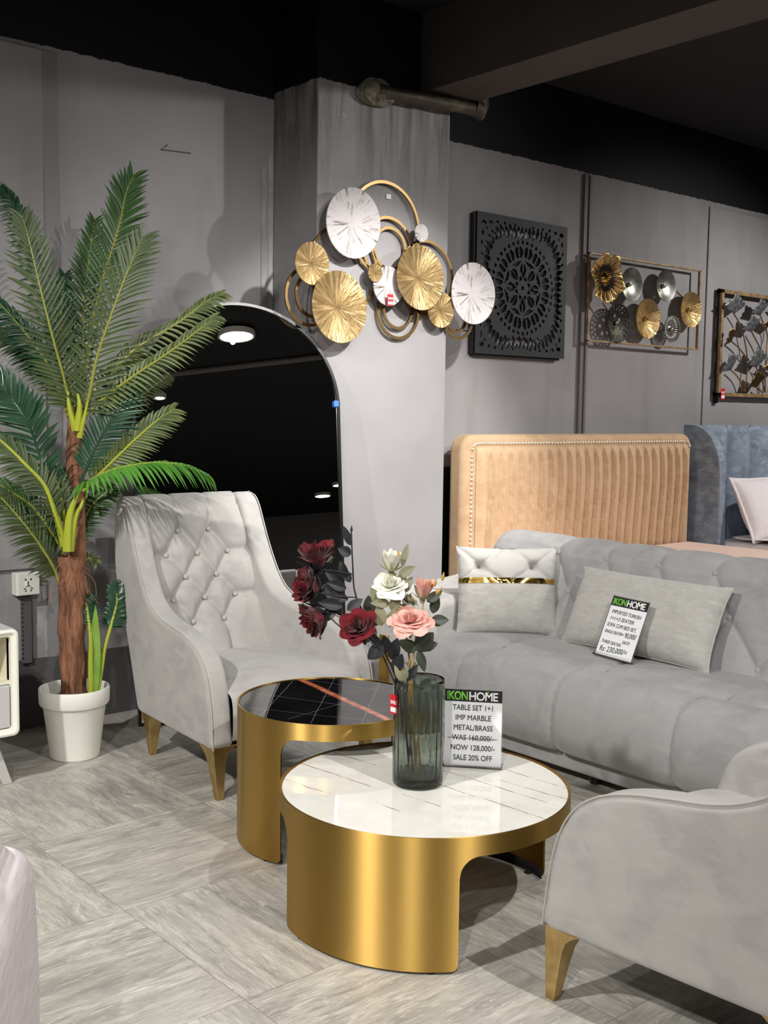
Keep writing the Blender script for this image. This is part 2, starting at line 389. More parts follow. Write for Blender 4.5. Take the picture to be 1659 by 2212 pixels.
def leaf_mat(name, a, b, rough=0.4):
    m, nt, p = base_mat(name, a, rough, 0, 0.5)
    v = coords(nt); lk(nt, mixc(nt, ramp(nt, noise(nt, v, 9, 3), 0.35, 0.65), a, b), p.inputs['Base Color'])
    return m
MT['palm_a'] = leaf_mat('palm_olive', rgb(82, 97, 58), rgb(66, 80, 46), 0.42)
MT['palm_b'] = leaf_mat('palm_green', rgb(64, 98, 48), rgb(52, 82, 42), 0.4)
MT['palm_c'] = leaf_mat('palm_dark', rgb(46, 82, 56), rgb(36, 66, 46), 0.3)
MT['palm_d'] = leaf_mat('palm_bright', rgb(90, 148, 56), rgb(74, 130, 48), 0.35)
MT['palm_e'] = leaf_mat('palm_yellowgreen', rgb(92, 104, 50), rgb(74, 88, 44), 0.4)
MT['rachis'] = M('palm_rib', rgb(150, 152, 62), 0.4)
MT['petiole'] = M('palm_petiole', rgb(164, 172, 50), 0.45)
def bark_mat():
    m, nt, p = base_mat('fibrous_bark', rgb(128, 84, 62), 0.9, 0, 0.2)
    n1 = noise(nt, coords(nt, 'Object', (30, 30, 5)), 1.4, 6, 0.7, 1.0)
    lk(nt, mixc(nt, ramp(nt, n1, 0.35, 0.62), rgb(92, 60, 46), rgb(158, 112, 86)), p.inputs['Base Color'])
    lk(nt, bump(nt, n1, 0.9, 0.012), p.inputs['Normal']); return m
MT['bark'] = bark_mat()
MT['fibre'] = M('palm_fibre', rgb(150, 104, 74), 0.9)

def petal_mat(name, a, b):
    m, nt, p = base_mat(name, a, 0.75, 0, 0.2)
    lk(nt, mixc(nt, ramp(nt, noise(nt, coords(nt), 34, 3), 0.35, 0.65), a, b), p.inputs['Base Color'])
    p.inputs['Subsurface Weight'].default_value = 0.0
    p.inputs['Sheen Weight'].default_value = 0.2
    return m
MT['rose_red'] = petal_mat('dark_red_silk', rgb(116, 18, 28), rgb(62, 9, 17))
MT['rose_white'] = petal_mat('white_silk', rgb(242, 240, 228), rgb(232, 232, 212))
MT['rose_pink'] = petal_mat('pink_silk', rgb(240, 186, 172), rgb(226, 156, 144))
MT['sepal'] = leaf_mat('sepal_green', rgb(176, 182, 128), rgb(150, 158, 106))
MT['leaf_black'] = leaf_mat('black_leaf', rgb(32, 33, 38), rgb(22, 23, 27), 0.5)
MT['leaf_olive'] = leaf_mat('olive_leaf', rgb(142, 138, 108), rgb(116, 116, 90), 0.55)
MT['leaf_dgreen'] = leaf_mat('deep_green_leaf', rgb(66, 72, 58), rgb(52, 60, 48), 0.5)
MT['stem_black'] = M('black_stem', rgb(40, 38, 40), 0.6)
MT['stem_tan'] = M('tan_stem', rgb(178, 142, 86), 0.6)
MT['bud_ochre'] = M('ochre_bud', rgb(190, 146, 70), 0.6)

# ------------------------------------------------------------------ mesh helpers
class MB:
    def __init__(s): s.v = []; s.f = []; s.uv = None
    def add(s, vs, fs):
        o = len(s.v); s.v += [tuple(v) for v in vs]; s.f += [tuple(i + o for i in f) for f in fs]; return s
    def box(s, x0, x1, y0, y1, z0, z1):
        v = [(x0, y0, z0), (x1, y0, z0), (x1, y1, z0), (x0, y1, z0), (x0, y0, z1), (x1, y0, z1), (x1, y1, z1), (x0, y1, z1)]
        return s.add(v, [(3, 2, 1, 0), (4, 5, 6, 7), (0, 1, 5, 4), (1, 2, 6, 5), (2, 3, 7, 6), (3, 0, 4, 7)])
    def tube(s, pts, rad, n=8, closed=False, caps=True):
        pts = [Vector(p) for p in pts]; k = len(pts)
        if isinstance(rad, (int, float)): rad = [rad] * k
        prev = None; vs = []
        for i, p in enumerate(pts):
            if closed: t = pts[(i + 1) % k] - pts[i - 1]
            else: t = pts[min(i + 1, k - 1)] - pts[max(i - 1, 0)]
            t = t.normalized() if t.length > 1e-9 else Vector((0, 0, 1))
            if prev is None:
                a = Vector((0, 0, 1)) if abs(t.z) < 0.9 else Vector((1, 0, 0))
                u = t.cross(a).normalized()
            else:
                u = (prev - t * prev.dot(t)); u = u.normalized() if u.length > 1e-6 else t.orthogonal().normalized()
            prev = u; w = t.cross(u)
            for j in range(n):
                a = 2 * pi * j / n; vs.append(p + (u * cos(a) + w * sin(a)) * rad[i])
        fs = []
        for i in range(k if closed else k - 1):
            i2 = (i + 1) % k
            for j in range(n): fs.append((i * n + j, i * n + (j + 1) % n, i2 * n + (j + 1) % n, i2 * n + j))
        if caps and not closed:
            fs.append(tuple(range(n - 1, -1, -1))); fs.append(tuple((k - 1) * n + j for j in range(n)))
        return s.add(vs, fs)
    def lathe(s, prof, n=32, c=(0, 0, 0), axis='Z', caps=True, rfun=None):
        vs = []; c = Vector(c)
        for r, z in prof:
            for j in range(n):
                a = 2 * pi * j / n; rr = r * (rfun(a, z) if rfun else 1)
                if axis == 'Z': vs.append(c + Vector((rr * cos(a), rr * sin(a), z)))
                elif axis == 'Y': vs.append(c + Vector((rr * cos(a), z, rr * sin(a))))
                else: vs.append(c + Vector((z, rr * cos(a), rr * sin(a))))
        fs = []
        for i in range(len(prof) - 1):
            for j in range(n): fs.append((i * n + j, i * n + (j + 1) % n, (i + 1) * n + (j + 1) % n, (i + 1) * n + j))
        if caps: fs.append(tuple(range(n - 1, -1, -1))); fs.append(tuple((len(prof) - 1) * n + j for j in range(n)))
        return s.add(vs, fs)
    def grid(s, fn, nu, nv, closeu=False):
        vs = [fn(i / (nu if closeu else nu - 1), j / (nv - 1)) for j in range(nv) for i in range(nu)]
        fs = []
        for j in range(nv - 1):
            for i in range(nu if closeu else nu - 1):
                i2 = (i + 1) % nu; fs.append((j * nu + i, j * nu + i2, (j + 1) * nu + i2, (j + 1) * nu + i))
        return s.add(vs, fs)
    def prism(s, poly, fa, fb):
        """poly: 2-D outline; fa / fb map an outline point to the two faces"""
        n = len(poly); vs = [fa(p) for p in poly] + [fb(p) for p in poly]
        fs = [tuple(range(n)), tuple(range(2 * n - 1, n - 1, -1))] + [(i, n + i, n + (i + 1) % n, (i + 1) % n) for i in range(n)]
        return s.add(vs, fs)
    def ball(s, c, r, nu=14, nv=9):
        if isinstance(r, (int, float)): r = (r, r, r)
        c = Vector(c)
        return s.grid(lambda u, v: c + Vector((r[0] * cos(2 * pi * u) * sin(pi * v), r[1] * sin(2 * pi * u) * sin(pi * v), -r[2] * cos(pi * v))), nu, nv, True)
    def build(s, name, mat, parent=None, loc=(0, 0, 0), sharp=40, bevel=0, seg=3, sub=0, solid=0, merge=1e-5, world=False, rot=None, flat=False):
        me = bpy.data.meshes.new(name); vs = s.v
        if world:
            o0 = Vector(loc)
            b = parent
            off = o0.copy()
            while b is not None: off = off + b.location; b = b.parent
            vs = [tuple(Vector(v) - off) for v in s.v]
        me.from_pydata(vs, [], s.f)
        bm = bmesh.new(); bm.from_mesh(me)
        if merge and not bevel: bmesh.ops.remove_doubles(bm, verts=bm.verts, dist=merge)
        bmesh.ops.recalc_face_normals(bm, faces=bm.faces)
        bm.to_mesh(me); bm.free()
        if not flat:
            me.shade_smooth()
            if sharp and not (sub or bevel): me.set_sharp_from_angle(angle=radians(sharp))
        me.materials.append(MT[mat] if isinstance(mat, str) else mat)
        o = bpy.data.objects.new(name, me); COL.objects.link(o)
        o.parent = parent; o.location = loc
        if rot: o.rotation_euler = rot
        if bevel:
            b = o.modifiers.new('bevel', 'BEVEL'); b.width = bevel; b.segments = seg; b.limit_method = 'ANGLE'; b.angle_limit = radians(35); b.harden_normals = True
            me.set_sharp_from_angle(angle=radians(80))
        if solid:
            d = o.modifiers.new('thickness', 'SOLIDIFY'); d.thickness = solid; d.offset = 0
        if sub:
            d = o.modifiers.new('subdivision', 'SUBSURF'); d.levels = sub; d.render_levels = sub
        return o

def thing(name, label, cat, loc=(0, 0, 0), rotz=0.0, group=None):
    o = bpy.data.objects.new(name, None); COL.objects.link(o)
    o.empty_display_size = 0.1
    o.location = loc; o.rotation_euler = (0, 0, rotz); o['label'] = label; o['category'] = cat
    if group: o['group'] = group
    return o
def tag(o, label, cat, group=None):
    o['label'] = label; o['category'] = cat
    if group: o['group'] = group
    return o
def struct(o): o['kind'] = 'structure'; return o
def dup(root, loc, rotz, label, group=None):
    r = root.copy(); COL.objects.link(r); r.location = loc; r.rotation_euler = (0, 0, rotz); r['label'] = label
    if group: r['group'] = group
    for ch in list(root.children):
        c = ch.copy(); COL.objects.link(c); c.parent = r
        for g in list(ch.children):
            d = g.copy(); COL.objects.link(d); d.parent = c
    return r
def text(name, s, mat, parent, width=None, size=0.02, loc=(0, 0, 0), align='LEFT', shear=0.0, bold=0.0, rotz=0.0, depth=0.0003, spacing=1.0):
    """flat lettering in the parent's local X (right) / Z (up) plane facing -Y, as an ordinary mesh"""
    c = bpy.data.curves.new(name, 'FONT'); c.body = s; c.size = size; c.align_x = align; c.shear = shear; c.extrude = depth
    c.bevel_depth = bold; c.bevel_resolution = 0
    c.space_character = spacing; c.resolution_u = 4
    f = bpy.data.objects.new(name, c); COL.objects.link(f)
    me = bpy.data.meshes.new_from_object(f.evaluated_get(bpy.context.evaluated_depsgraph_get()))
    bpy.data.objects.remove(f)
    xs = [v.co.x for v in me.vertices]; w0 = max(xs) - min(xs)
    k = width / w0 if width else 1.0
    for v in me.vertices: v.co.x *= k
    me.materials.clear(); me.materials.append(MT[mat])
    o = bpy.data.objects.new(name, me); COL.objects.link(o); o.parent = parent; o.location = loc
    o.rotation_euler = (radians(90), -rotz, 0)
    return o
def bez(pts, n):
    """Catmull-Rom through pts, n samples"""
    P = [Vector(p) for p in pts]; P = [P[0] * 2 - P[1]] + P + [P[-1] * 2 - P[-2]]
    out = []; k = len(P) - 3
    for i in range(n):
        t = i / (n - 1) * k; j = min(int(t), k - 1); t -= j
        a, b, c, d = P[j:j + 4]
        out.append(0.5 * ((2 * b) + (c - a) * t + (2 * a - 5 * b + 4 * c - d) * t * t + (3 * b - a - 3 * c + d) * t ** 3))
    return out

# ------------------------------------------------------------------ the room
YW = 4.70; CEIL = 3.44
b = MB(); b.box(-6, 13, -11, YW + 0.2, -0.12, 0.0); struct(b.build('floor', 'floor', bevel=0))
b = MB(); b.box(-6, 13, YW, YW + 0.2, 0.0, CEIL); struct(b.build('wall_back', 'wall'))
b = MB(); b.box(-6, 13, -11, YW + 0.2, CEIL, CEIL + 0.1); struct(b.build('ceiling', 'ceiling'))
b = MB(); b.box(-6.2, -6, -11, YW + 0.2, 0, CEIL); struct(b.build('wall_left', 'wall_plain'))
b = MB(); b.box(13, 13.2, -11, YW + 0.2, 0, CEIL); struct(b.build('wall_right', 'wall_plain'))
b = MB(); b.box(-6.2, 13.2, -11.2, -11, 0, CEIL); struct(b.build('wall_front', 'wall_plain'))
CX0, CX1, CYF = 3.254, 4.12, 4.333
b = MB(); b.box(CX0, CX1, CYF, YW, 0.0, CEIL); struct(b.build('wall_column', 'column', bevel=0.006, seg=2))
b = MB(); b.box(3.91, 4.23, -11, CYF, 3.05, CEIL); struct(b.build('ceiling_beam', 'beam'))
b = MB(); b.box(CX1, 13, YW - 0.02, YW, 0.0, 1.11); struct(b.build('baseboard_right', 'black_dado'))
b = MB(); b.box(-6, CX0, YW - 0.012, YW, 0.0, 0.31); struct(b.build('wall_shade_strip', M('painted_wall_shade', rgb(86, 84, 84), 0.7, var=0.2, vscale=4)))  # shade on the lower wall, painted as a dark strip
b = MB(); b.box(-6, 2.04, YW - 0.02, YW, 0.72, 2.94); struct(b.build('wall_panel_left', 'wall'))
b = MB(); b.box(2.04, 2.118, YW - 0.008, YW, 0.3, 2.945); struct(b.build('panel_shade_strip', M('painted_panel_shade', rgb(128, 126, 127), 0.6)))  # shadow beside the proud panel, painted as a darker flat strip
b = MB(); b.box(5.642, 5.668, YW - 0.022, YW, 1.1, 2.95); b.box(5.668, 5.692, YW - 0.012, YW, 1.1, 2.95); b.box(5.692, 5.712, YW - 0.022, YW, 1.1, 2.95)
struct(b.build('trim_2', 'trim', bevel=0.002, seg=1))
b = MB(); b.box(7.05, 13, YW - 0.012, YW, 1.11, 2.93); struct(b.build('wall_panel_right', 'wall', bevel=0.004))

b = MB(); b.box(3.180, 3.205, YW - 0.006, YW, 1.9, 2.62); b.box(3.222, 3.250, YW - 0.004, YW, 1.9, 2.70); struct(b.build('trim_4', M('filler_strip', rgb(172, 168, 166), 0.8, var=0.25, vscale=9), merge=0))
# small leftovers on the walls
q_ = onY(838, 425, CYF); wp_ = MB(); wp_.box(q_.x - 0.016, q_.x + 0.016, CYF - 0.008, CYF, q_.z - 0.013, q_.z + 0.013)
wp_ = wp_.build('wall_plug', 'plastic', bevel=0.003, merge=0); tag(wp_, 'small white plastic wall plug inside the top ring of the disc art', 'wall plug')
b = MB(); b.tube([onY(362, 313, YW - 0.006), onY(348, 323, YW - 0.004), onY(380, 327, YW - 0.003), onY(412, 331, YW - 0.004)], 0.0025, 6)
tag(b.build('wall_wire', 'conduit'), 'thin bent wire stuck to the grey wall left of the column', 'wire')
# pipe above the column
pp = thing('ceiling_pipe', 'rusty brown pipe ending in an elbow, along the top of the grey column', 'pipe', (CX0 + 0.4, CYF - 0.05, 3.05))
p0 = onY(815, 196, CYF - 0.06); p1 = onY(1030, 238, CYF - 0.06)
b = MB(); pts = [p0 + (p1 - p0) * (i / 10) for i in range(11)]
b.tube(pts, [0.033 + 0.003 * sin(i * 2.1) for i in range(11)], 12); b.build('pipe', 'pipe', pp, world=True)
b = MB(); b.tube([p1 + Vector((-0.03, 0, 0.01)), p1 + Vector((0.02, 0, -0.005)), p1 + Vector((0.03, 0, 0.03)), p1 + Vector((0.03, 0, 0.1))], [0.042, 0.046, 0.044, 0.038], 12)
b.build('elbow', 'pipe', pp, world=True)
b = MB(); b.grid(lambda u, v: p0 + Vector((0.02, 0.03, 0)) + Vector((0.11 * cos(2 * pi * u) * sin(pi * v), 0.055 * sin(2 * pi * u) * sin(pi * v), -0.06 * cos(pi * v))) * (1 + 0.18 * sin(7 * u * 2 * pi) * sin(5 * v)), 22, 12, True)
b.build('plaster_collar', 'plaster', pp, world=True)

# ------------------------------------------------------------------ leaning mirror
BL = onZ(300, 1570); BR = onZ(752, 1536)
md = (BR - BL); MW = md.length; md.normalize(); mback = Vector((-md.y, md.x, 0))
if mback.y < 0: mback = -mback
LEAN = radians(7.5); mup = Vector((0, 0, cos(LEAN))) + mback * sin(LEAN); mn = md.cross(mup)      # mn points away from the viewer
if mn.y < 0: mn = -mn
MH = 1.944; MR = MW / 2
mr = thing('arched_mirror', 'tall black-framed arched mirror leaning by the column behind the tufted armchair', 'mirror', tuple(BL))
def arch(inset, n=48):
    r = MR - inset; out = [(inset, inset), (MW - inset, inset)]
    for i in range(n + 1):
        a = pi * i / n; out.append((MR + r * cos(a), MH - MR + r * sin(a)))
    return out
def mpt(p, d): return md * p[0] + mup * p[1] + mn * d
b = MB(); oo, ii = arch(0.0), arch(0.013); n = len(oo)
for i in range(n):
    j = (i + 1) % n
    q = [mpt(oo[i], 0), mpt(oo[j], 0), mpt(ii[j], 0), mpt(ii[i], 0), mpt(oo[i], 0.045), mpt(oo[j], 0.045), mpt(ii[j], 0.012), mpt(ii[i], 0.012)]
    b.add(q, [(0, 1, 2, 3), (0, 4, 5, 1), (3, 2, 6, 7)])
b.build('frame', 'frame_black', mr, sharp=30)
b = MB(); b.add([mpt(p, 0.012) for p in ii], [tuple(range(n))]); b.build('mirror_glass', 'mirror', mr, flat=True)
b = MB(); b.prism(oo, lambda p: mpt(p, 0.03), lambda p: mpt(p, 0.045)); b.build('backing', 'black_matt', mr)
b = MB(); q0 = onP(726, 872, BL, mn) - BL - mn * 0.003
b.prism([(-0.011, -0.014), (0.012, -0.014), (0.012, 0.014), (-0.011, 0.014)], lambda p: q0 + md * p[0] + mup * p[1], lambda p: q0 + md * p[0] + mup * p[1] - mn * 0.001)
o = b.build('protective_tape', M('blue_tape', rgb(30, 110, 220), 0.5), mr); o['label'] = 'small blue corner tape'

def lamp_at(px, py, z):
    p = onP(px, py, BL, mn); v = (p - CAM).normalized(); r = v - 2 * v.dot(mn) * mn
    return p + r * ((z - p.z) / r.z)
def ceiling_lamp(loc, r, label, hang=0.0):
    t = thing('ceiling_light', label, 'ceiling light', loc, group='round ceiling lamps seen in the mirror')
    b = MB(); b.lathe([(r, 0.01), (r, 0.0), (r + 0.02, 0.0), (r + 0.02, 0.05), (0.001, 0.05)], 36, caps=False); b.lathe([(0.012, 0.05), (0.012, CEIL - loc[2])], 8); b.build('housing', 'plastic', t)
    b = MB(); b.lathe([(0.001, 0.002), (r, 0.002)], 36, caps=False); b.build('diffuser', 'lamp', t)
    return t
ta_, tb_ = lamp_at(330, 812, 3.41), lamp_at(730, 766, 3.41)
b = MB(); tdir = (tb_ - ta_).normalized(); b.tube([ta_ - tdir * 2.0, tb_ + tdir * 1.0], 0.03, 8); struct(b.build('trim_3', 'trim'))
L1 = lamp_at(512, 727, 3.36); ceiling_lamp(tuple(L1), 0.15, 'large round lit ceiling lamp reflected near the top of the arched mirror')
L2 = lamp_at(345, 860, 3.36); ceiling_lamp(tuple(L2), 0.055, 'small lit ceiling spot reflected at the left of the mirror beside the palm leaves')
L3 = lamp_at(698, 1072, 3.36); ceiling_lamp(tuple(L3), 0.12, 'round lit ceiling lamp reflected low at the right of the mirror, the lower of two')
L4 = lamp_at(733, 1049, 3.36); ceiling_lamp(tuple(L4), 0.09, 'round lit ceiling lamp reflected at the right rim of the mirror, the upper of two')

# ------------------------------------------------------------------ armchair (built facing -Y about its own base)
def seam_height(px, pz, segs, btn, A, w, bdepth, bw):
    ds = 9.0
    for (x0, z0, x1, z1) in segs:
        dx, dz = x1 - x0, z1 - z0; L = dx * dx + dz * dz
        t = max(0, min(1, ((px - x0) * dx + (pz - z0) * dz) / L)) if L > 0 else 0
        d = (px - x0 - dx * t) ** 2 + (pz - z0 - dz * t) ** 2
        if d < ds: ds = d
    ds = sqrt(ds); db = 9.0
    for (x, z) in btn:
        d = (px - x) ** 2 + (pz - z) ** 2
        if d < db: db = d
    db = sqrt(db)
    return A * (0.34 * (1 - exp(-ds / (0.32 * w))) + 0.66 * (1 - exp(-(ds / (1.5 * w)) ** 1.3))) * min(1.0, 0.3 + db / (3.0 * w)) - bdepth * exp(-(db / bw) ** 2)

def interp(tab, x):
    if x <= tab[0][0]: return tab[0][1]
    for (a, b_), (c, d) in zip(tab, tab[1:]):
        if x <= c: return b_ + (d - b_) * (x - a) / (c - a)
    return tab[-1][1]

ARM = [(-0.385, 0.19), (-0.378, 0.25), (-0.371, 0.31), (-0.36, 0.37), (-0.345, 0.425), (-0.318, 0.478), (-0.28, 0.52), (-0.225, 0.552), (-0.15, 0.574), (-0.06, 0.588),
       (0.03, 0.60), (0.11, 0.622), (0.18, 0.66), (0.228, 0.715), (0.273, 0.79), (0.31, 0.865), (0.340, 0.935), (0.368, 1.0), (0.40, 1.042), (0.45, 1.058), (0.495, 1.022),
       (0.515, 0.93), (0.518, 0.85), (0.507, 0.74), (0.47, 0.63), (0.41, 0.52), (0.355, 0.38), (0.315, 0.27), (0.29, 0.21), (0.27, 0.19)]
NARM_TOP = 20
def hw(y): return 0.388 - 0.080 * (y + 0.385)

def make_armchair(label):
    t = thing('armchair', label, 'armchair', (2.471, 3.765, 0), group='light grey velvet armchairs')
    for s in (-1, 1):
        # dense outline for a smooth bevel
        b = MB()
        crv = [(0, -0.358, 0.186), (0, -0.378, 0.194), (0, -0.3865, 0.214)] + [(0, q[0], q[1]) for q in ARM[1:-2]] + [(0, 0.294, 0.216), (0, 0.283, 0.196), (0, 0.262, 0.186)]
        fine = bez(crv, 400); fine = fine + [fine[-1].lerp(fine[0], k / 60) for k in range(1, 60)]
        acc = [0.0]
        for k in range(1, len(fine)): acc.append(acc[-1] + (fine[k] - fine[k - 1]).length)
        tot = acc[-1] + (fine[0] - fine[-1]).length; na = 200; ol = []; k = 0
        for q in range(na):
            d = tot * q / na
            while k < len(acc) - 2 and acc[k + 1] < d: k += 1
            w_ = (d - acc[k]) / max(1e-9, acc[k + 1] - acc[k]); pp_ = fine[k].lerp(fine[k + 1], min(1, w_)); ol.append((pp_.y, pp_.z))
        nr = []
        for i in range(na):
            dy, dz = ol[(i + 2) % na][0] - ol[i - 2][0], ol[(i + 2) % na][1] - ol[i - 2][1]; L = sqrt(dy * dy + dz * dz) or 1
            nr.append((-dz / L, dy / L))            # the outline runs clockwise seen from +X
        cyc = sum(ol[i][0] * ol[(i + 1) % na][1] - ol[(i + 1) % na][0] * ol[i][1] for i in range(na)); sg = 1 if cyc > 0 else -1
        rr = 0.020; rings = []
        for k in range(7): a = pi / 2 * k / 6; rings.append((rr * (1 - sin(a)), rr * (1 - cos(a))))
        rings = [(i_, d_) for i_, d_ in rings] + [(i_, 0.094 - d_) for i_, d_ in reversed(rings)]
        vs = []
        for ins, dx in rings:
            for i in range(na):
                y, z = ol[i][0] + nr[i][0] * ins * sg, ol[i][1] + nr[i][1] * ins * sg
                vs.append((s * (hw(y) - dx), y, z))
        fs = [(i * na + j, i * na + (j + 1) % na, (i + 1) * na + (j + 1) % na, (i + 1) * na + j) for i in range(len(rings) - 1) for j in range(na)]
        fs += [tuple(range(na - 1, -1, -1)), tuple((len(rings) - 1) * na + j for j in range(na))]
        b.add(vs, fs); arm = b.build('arm', 'velvet', t, sharp=0, merge=0)
        b = MB(); b.tube([(s * (hw(p[0]) - 0.005), p[0] - 0.0005, p[1] + 0.0005) for p in bez([(0, q[0], q[1]) for q in ARM[:NARM_TOP]], 70) for p in [(p[1], p[2])]], 0.0026, 6)
        b.build('piping', 'piping', arm)
    # tufted back
    P = 0.152; xc = -0.008
    rows = [(0.905, (-0.5, 0.5)), (0.808, (-1, 0, 1)), (0.715, (-0.5, 0.5)), (0.625, (-1, 0, 1)), (0.532, (-0.5, 0.5))]
    btn = [(xc + P * k, z) for z, ks in rows for k in ks]
    segs = []
    def S(a, c): segs.append((a[0], a[1], c[0], c[1]))
    def arc(a, c, bow):
        m = ((a[0] + c[0]) / 2 + bow[0], (a[1] + c[1]) / 2 + bow[1])
        pr = a
        for i in range(1, 6):
            u = i / 5; q = ((1 - u) ** 2 * a[0] + 2 * u * (1 - u) * m[0] + u * u * c[0], (1 - u) ** 2 * a[1] + 2 * u * (1 - u) * m[1] + u * u * c[1]); S(pr, q); pr = q
    for i in range(len(rows) - 1):
        z0, k0 = rows[i]; z1, k1 = rows[i + 1]
        for a in k0:
            for c in k1:
                if abs(a - c) == 0.5: arc((xc + P * a, z0), (xc + P * c, z1), (0.012 if c > a else -0.012, 0.010))
    for k in (-0.5, 0.5):
        arc((xc + P * k, 0.905), (xc + P * k * 1.06, 1.12), (0.0 + 0.012 * (1 if k > 0 else -1), 0))
        arc((xc + P * k, 0.532), (xc + P * k * 1.15, 0.34), (0.015 * (1 if k > 0 else -1), 0))
    for z in (0.808, 0.625):
        S((xc - P, z), (xc - 0.32, z + 0.004)); S((xc + P, z), (xc + 0.32, z + 0.004))
    prof = []      # (y, z, arclength-like z for the tufting, forward weight)
    for i in range(66):
        z = 0.36 + (0.985 - 0.36) * i / 65; prof.append((0.222 + (z - 0.42) * 0.345, z, z, (-0.945, 0.327)))
    yt, zt = prof[-1][0], prof[-1][1]; R0 = 0.036
    for i in range(1, 15):
        a = pi * i / 14
        prof.append((yt + 0.012 + R0 * (1 - cos(a)) * 0.95, zt + 0.012 + R0 * sin(a) * 1.05, 0.985 + 0.012 * i, (-cos(a) * 0.95, sin(a))))
    for y, z in ((0.50, 0.93), (0.49, 0.75), (0.42, 0.52), (0.32, 0.26), (0.28, 0.20)): prof.append((y, z, 1.4, (1, 0)))
    def fn(u, v):
        k = min(int(round(v * (len(prof) - 1))), len(prof) - 1); y, z, zz, (ny, nz) = prof[k]
        x = (u * 2 - 1) * (0.300 - 0.077 * max(0, min(1, (z - 0.4) / 0.6)))
        h = 0.030
        if zz < 1.3:
            g = max(0.0, min(1.0, (zz - 0.92) / 0.06))
            h = seam_height(x, zz, segs, btn, 0.034, 0.018, 0.008, 0.014) * (1 - g) + g * (0.020 + seam_height(x, zz, segs, btn, 0.010, 0.007, 0.0, 0.014))
        h *= 1.0 if zz < 1.05 else max(0.35, 1 - (zz - 1.05) * 6)
        return (x, y + ny * h, z + nz * h)
    b = MB(); b.grid(fn, 86, len(prof)); npf = len(prof); b.f += [tuple(k * 86 for k in range(npf)), tuple(k * 86 + 85 for k in range(npf - 1, -1, -1))]; bk = b.build('backrest', 'velvet', t, sharp=0)
    for x, z in btn:
        y = 0.222 + (z - 0.42) * 0.345
        b = MB(); b.ball((0, 0, 0), (0.0105, 0.006, 0.0105), 14, 9); b.build('button', 'velvet', bk, loc=(x, y - 0.006, z + 0.002), rot=(radians(-17), 0, 0))
    # seat
    def seat(u, v):
        x = u * 2 - 1; y = v * 2 - 1
        return (x, y)
    b = MB(); N = 26
    prof2 = [(-0.30, 0.205), (-0.372, 0.208), (-0.386, 0.225), (-0.39, 0.28), (-0.388, 0.34), (-0.378, 0.382), (-0.355, 0.402), (-0.32, 0.411), (-0.22, 0.416), (-0.05, 0.412), (0.1, 0.405), (0.26, 0.40)]
    prof2 = [(p.y, p.z) for p in bez([(0, a, c) for a, c in prof2], 48)]
    def sfn(u, v):
        k = int(round(v * 47)); y, z = prof2[k]; x = (u * 2 - 1)
        e = (1 - abs(x) ** 6); top = max(0, (z - 0.33) / 0.08)
        return (x * 0.302, y - (0.008 * (1 - x * x) if y < -0.36 else 0), z - 0.018 * (1 - e) * top + 0.010 * (1 - x * x) * top)
    b.grid(sfn, 30, 48); b.build('seat_cushion', 'velvet', t, sharp=0)
    b = MB(); b.box(-0.31, 0.31, -0.36, 0.28, 0.175, 0.215); b.build('underframe', 'black_matt', t)
    for sx in (-1, 1):
        for sy, fy, x0, y0 in ((-1, -0.374, 0.335, -0.345), (1, 0.262, 0.285, 0.215)):
            b = MB(); fx = 0.352 if sy < 0 else 0.277
            secs = [(0.196, 0.058, 0.052), (0.182, 0.044, 0.04), (0.165, 0.033, 0.031), (0.14, 0.0265, 0.026), (0.10, 0.022, 0.022), (0.05, 0.0175, 0.0175), (0.0, 0.013, 0.013)]
            vs = []; outer_x, outer_y = sx, sy
            for z, wx, wy in secs:
                k = 1 - z / 0.196
                ox = x0 + 0.046 + (fx + 0.012 - x0 - 0.046) * k; oy = (y0 + sy * 0.034) + (fy + sy * 0.012 - y0 - sy * 0.034) * k
                # outer corner edge fixed, inner side tapers
                xa, xb = sx * ox, sx * (ox - 2 * wx); ya, yb = oy, oy - sy * 2 * wy
                vs += [(xa, ya, z), (xb, ya, z), (xb, yb, z), (xa, yb, z)]
            fs = [(0, 1, 2, 3), tuple(24 + i for i in (3, 2, 1, 0))]
            for i in range(6):
                for j in range(4): fs.append((i * 4 + j, i * 4 + (j + 1) % 4, i * 4 + 4 + (j + 1) % 4, i * 4 + 4 + j))
            b.add(vs, fs); b.build('leg', 'brass_leg', t, bevel=0.0025, seg=2)
    return t
chair = make_armchair('light grey velvet armchair with button-tufted back, facing the tables in front of the mirror')
chair2 = dup(chair, (2.365, 1.325, 0), pi, 'light grey velvet armchair cut off at the lower right, smooth outer arm towards the viewer')

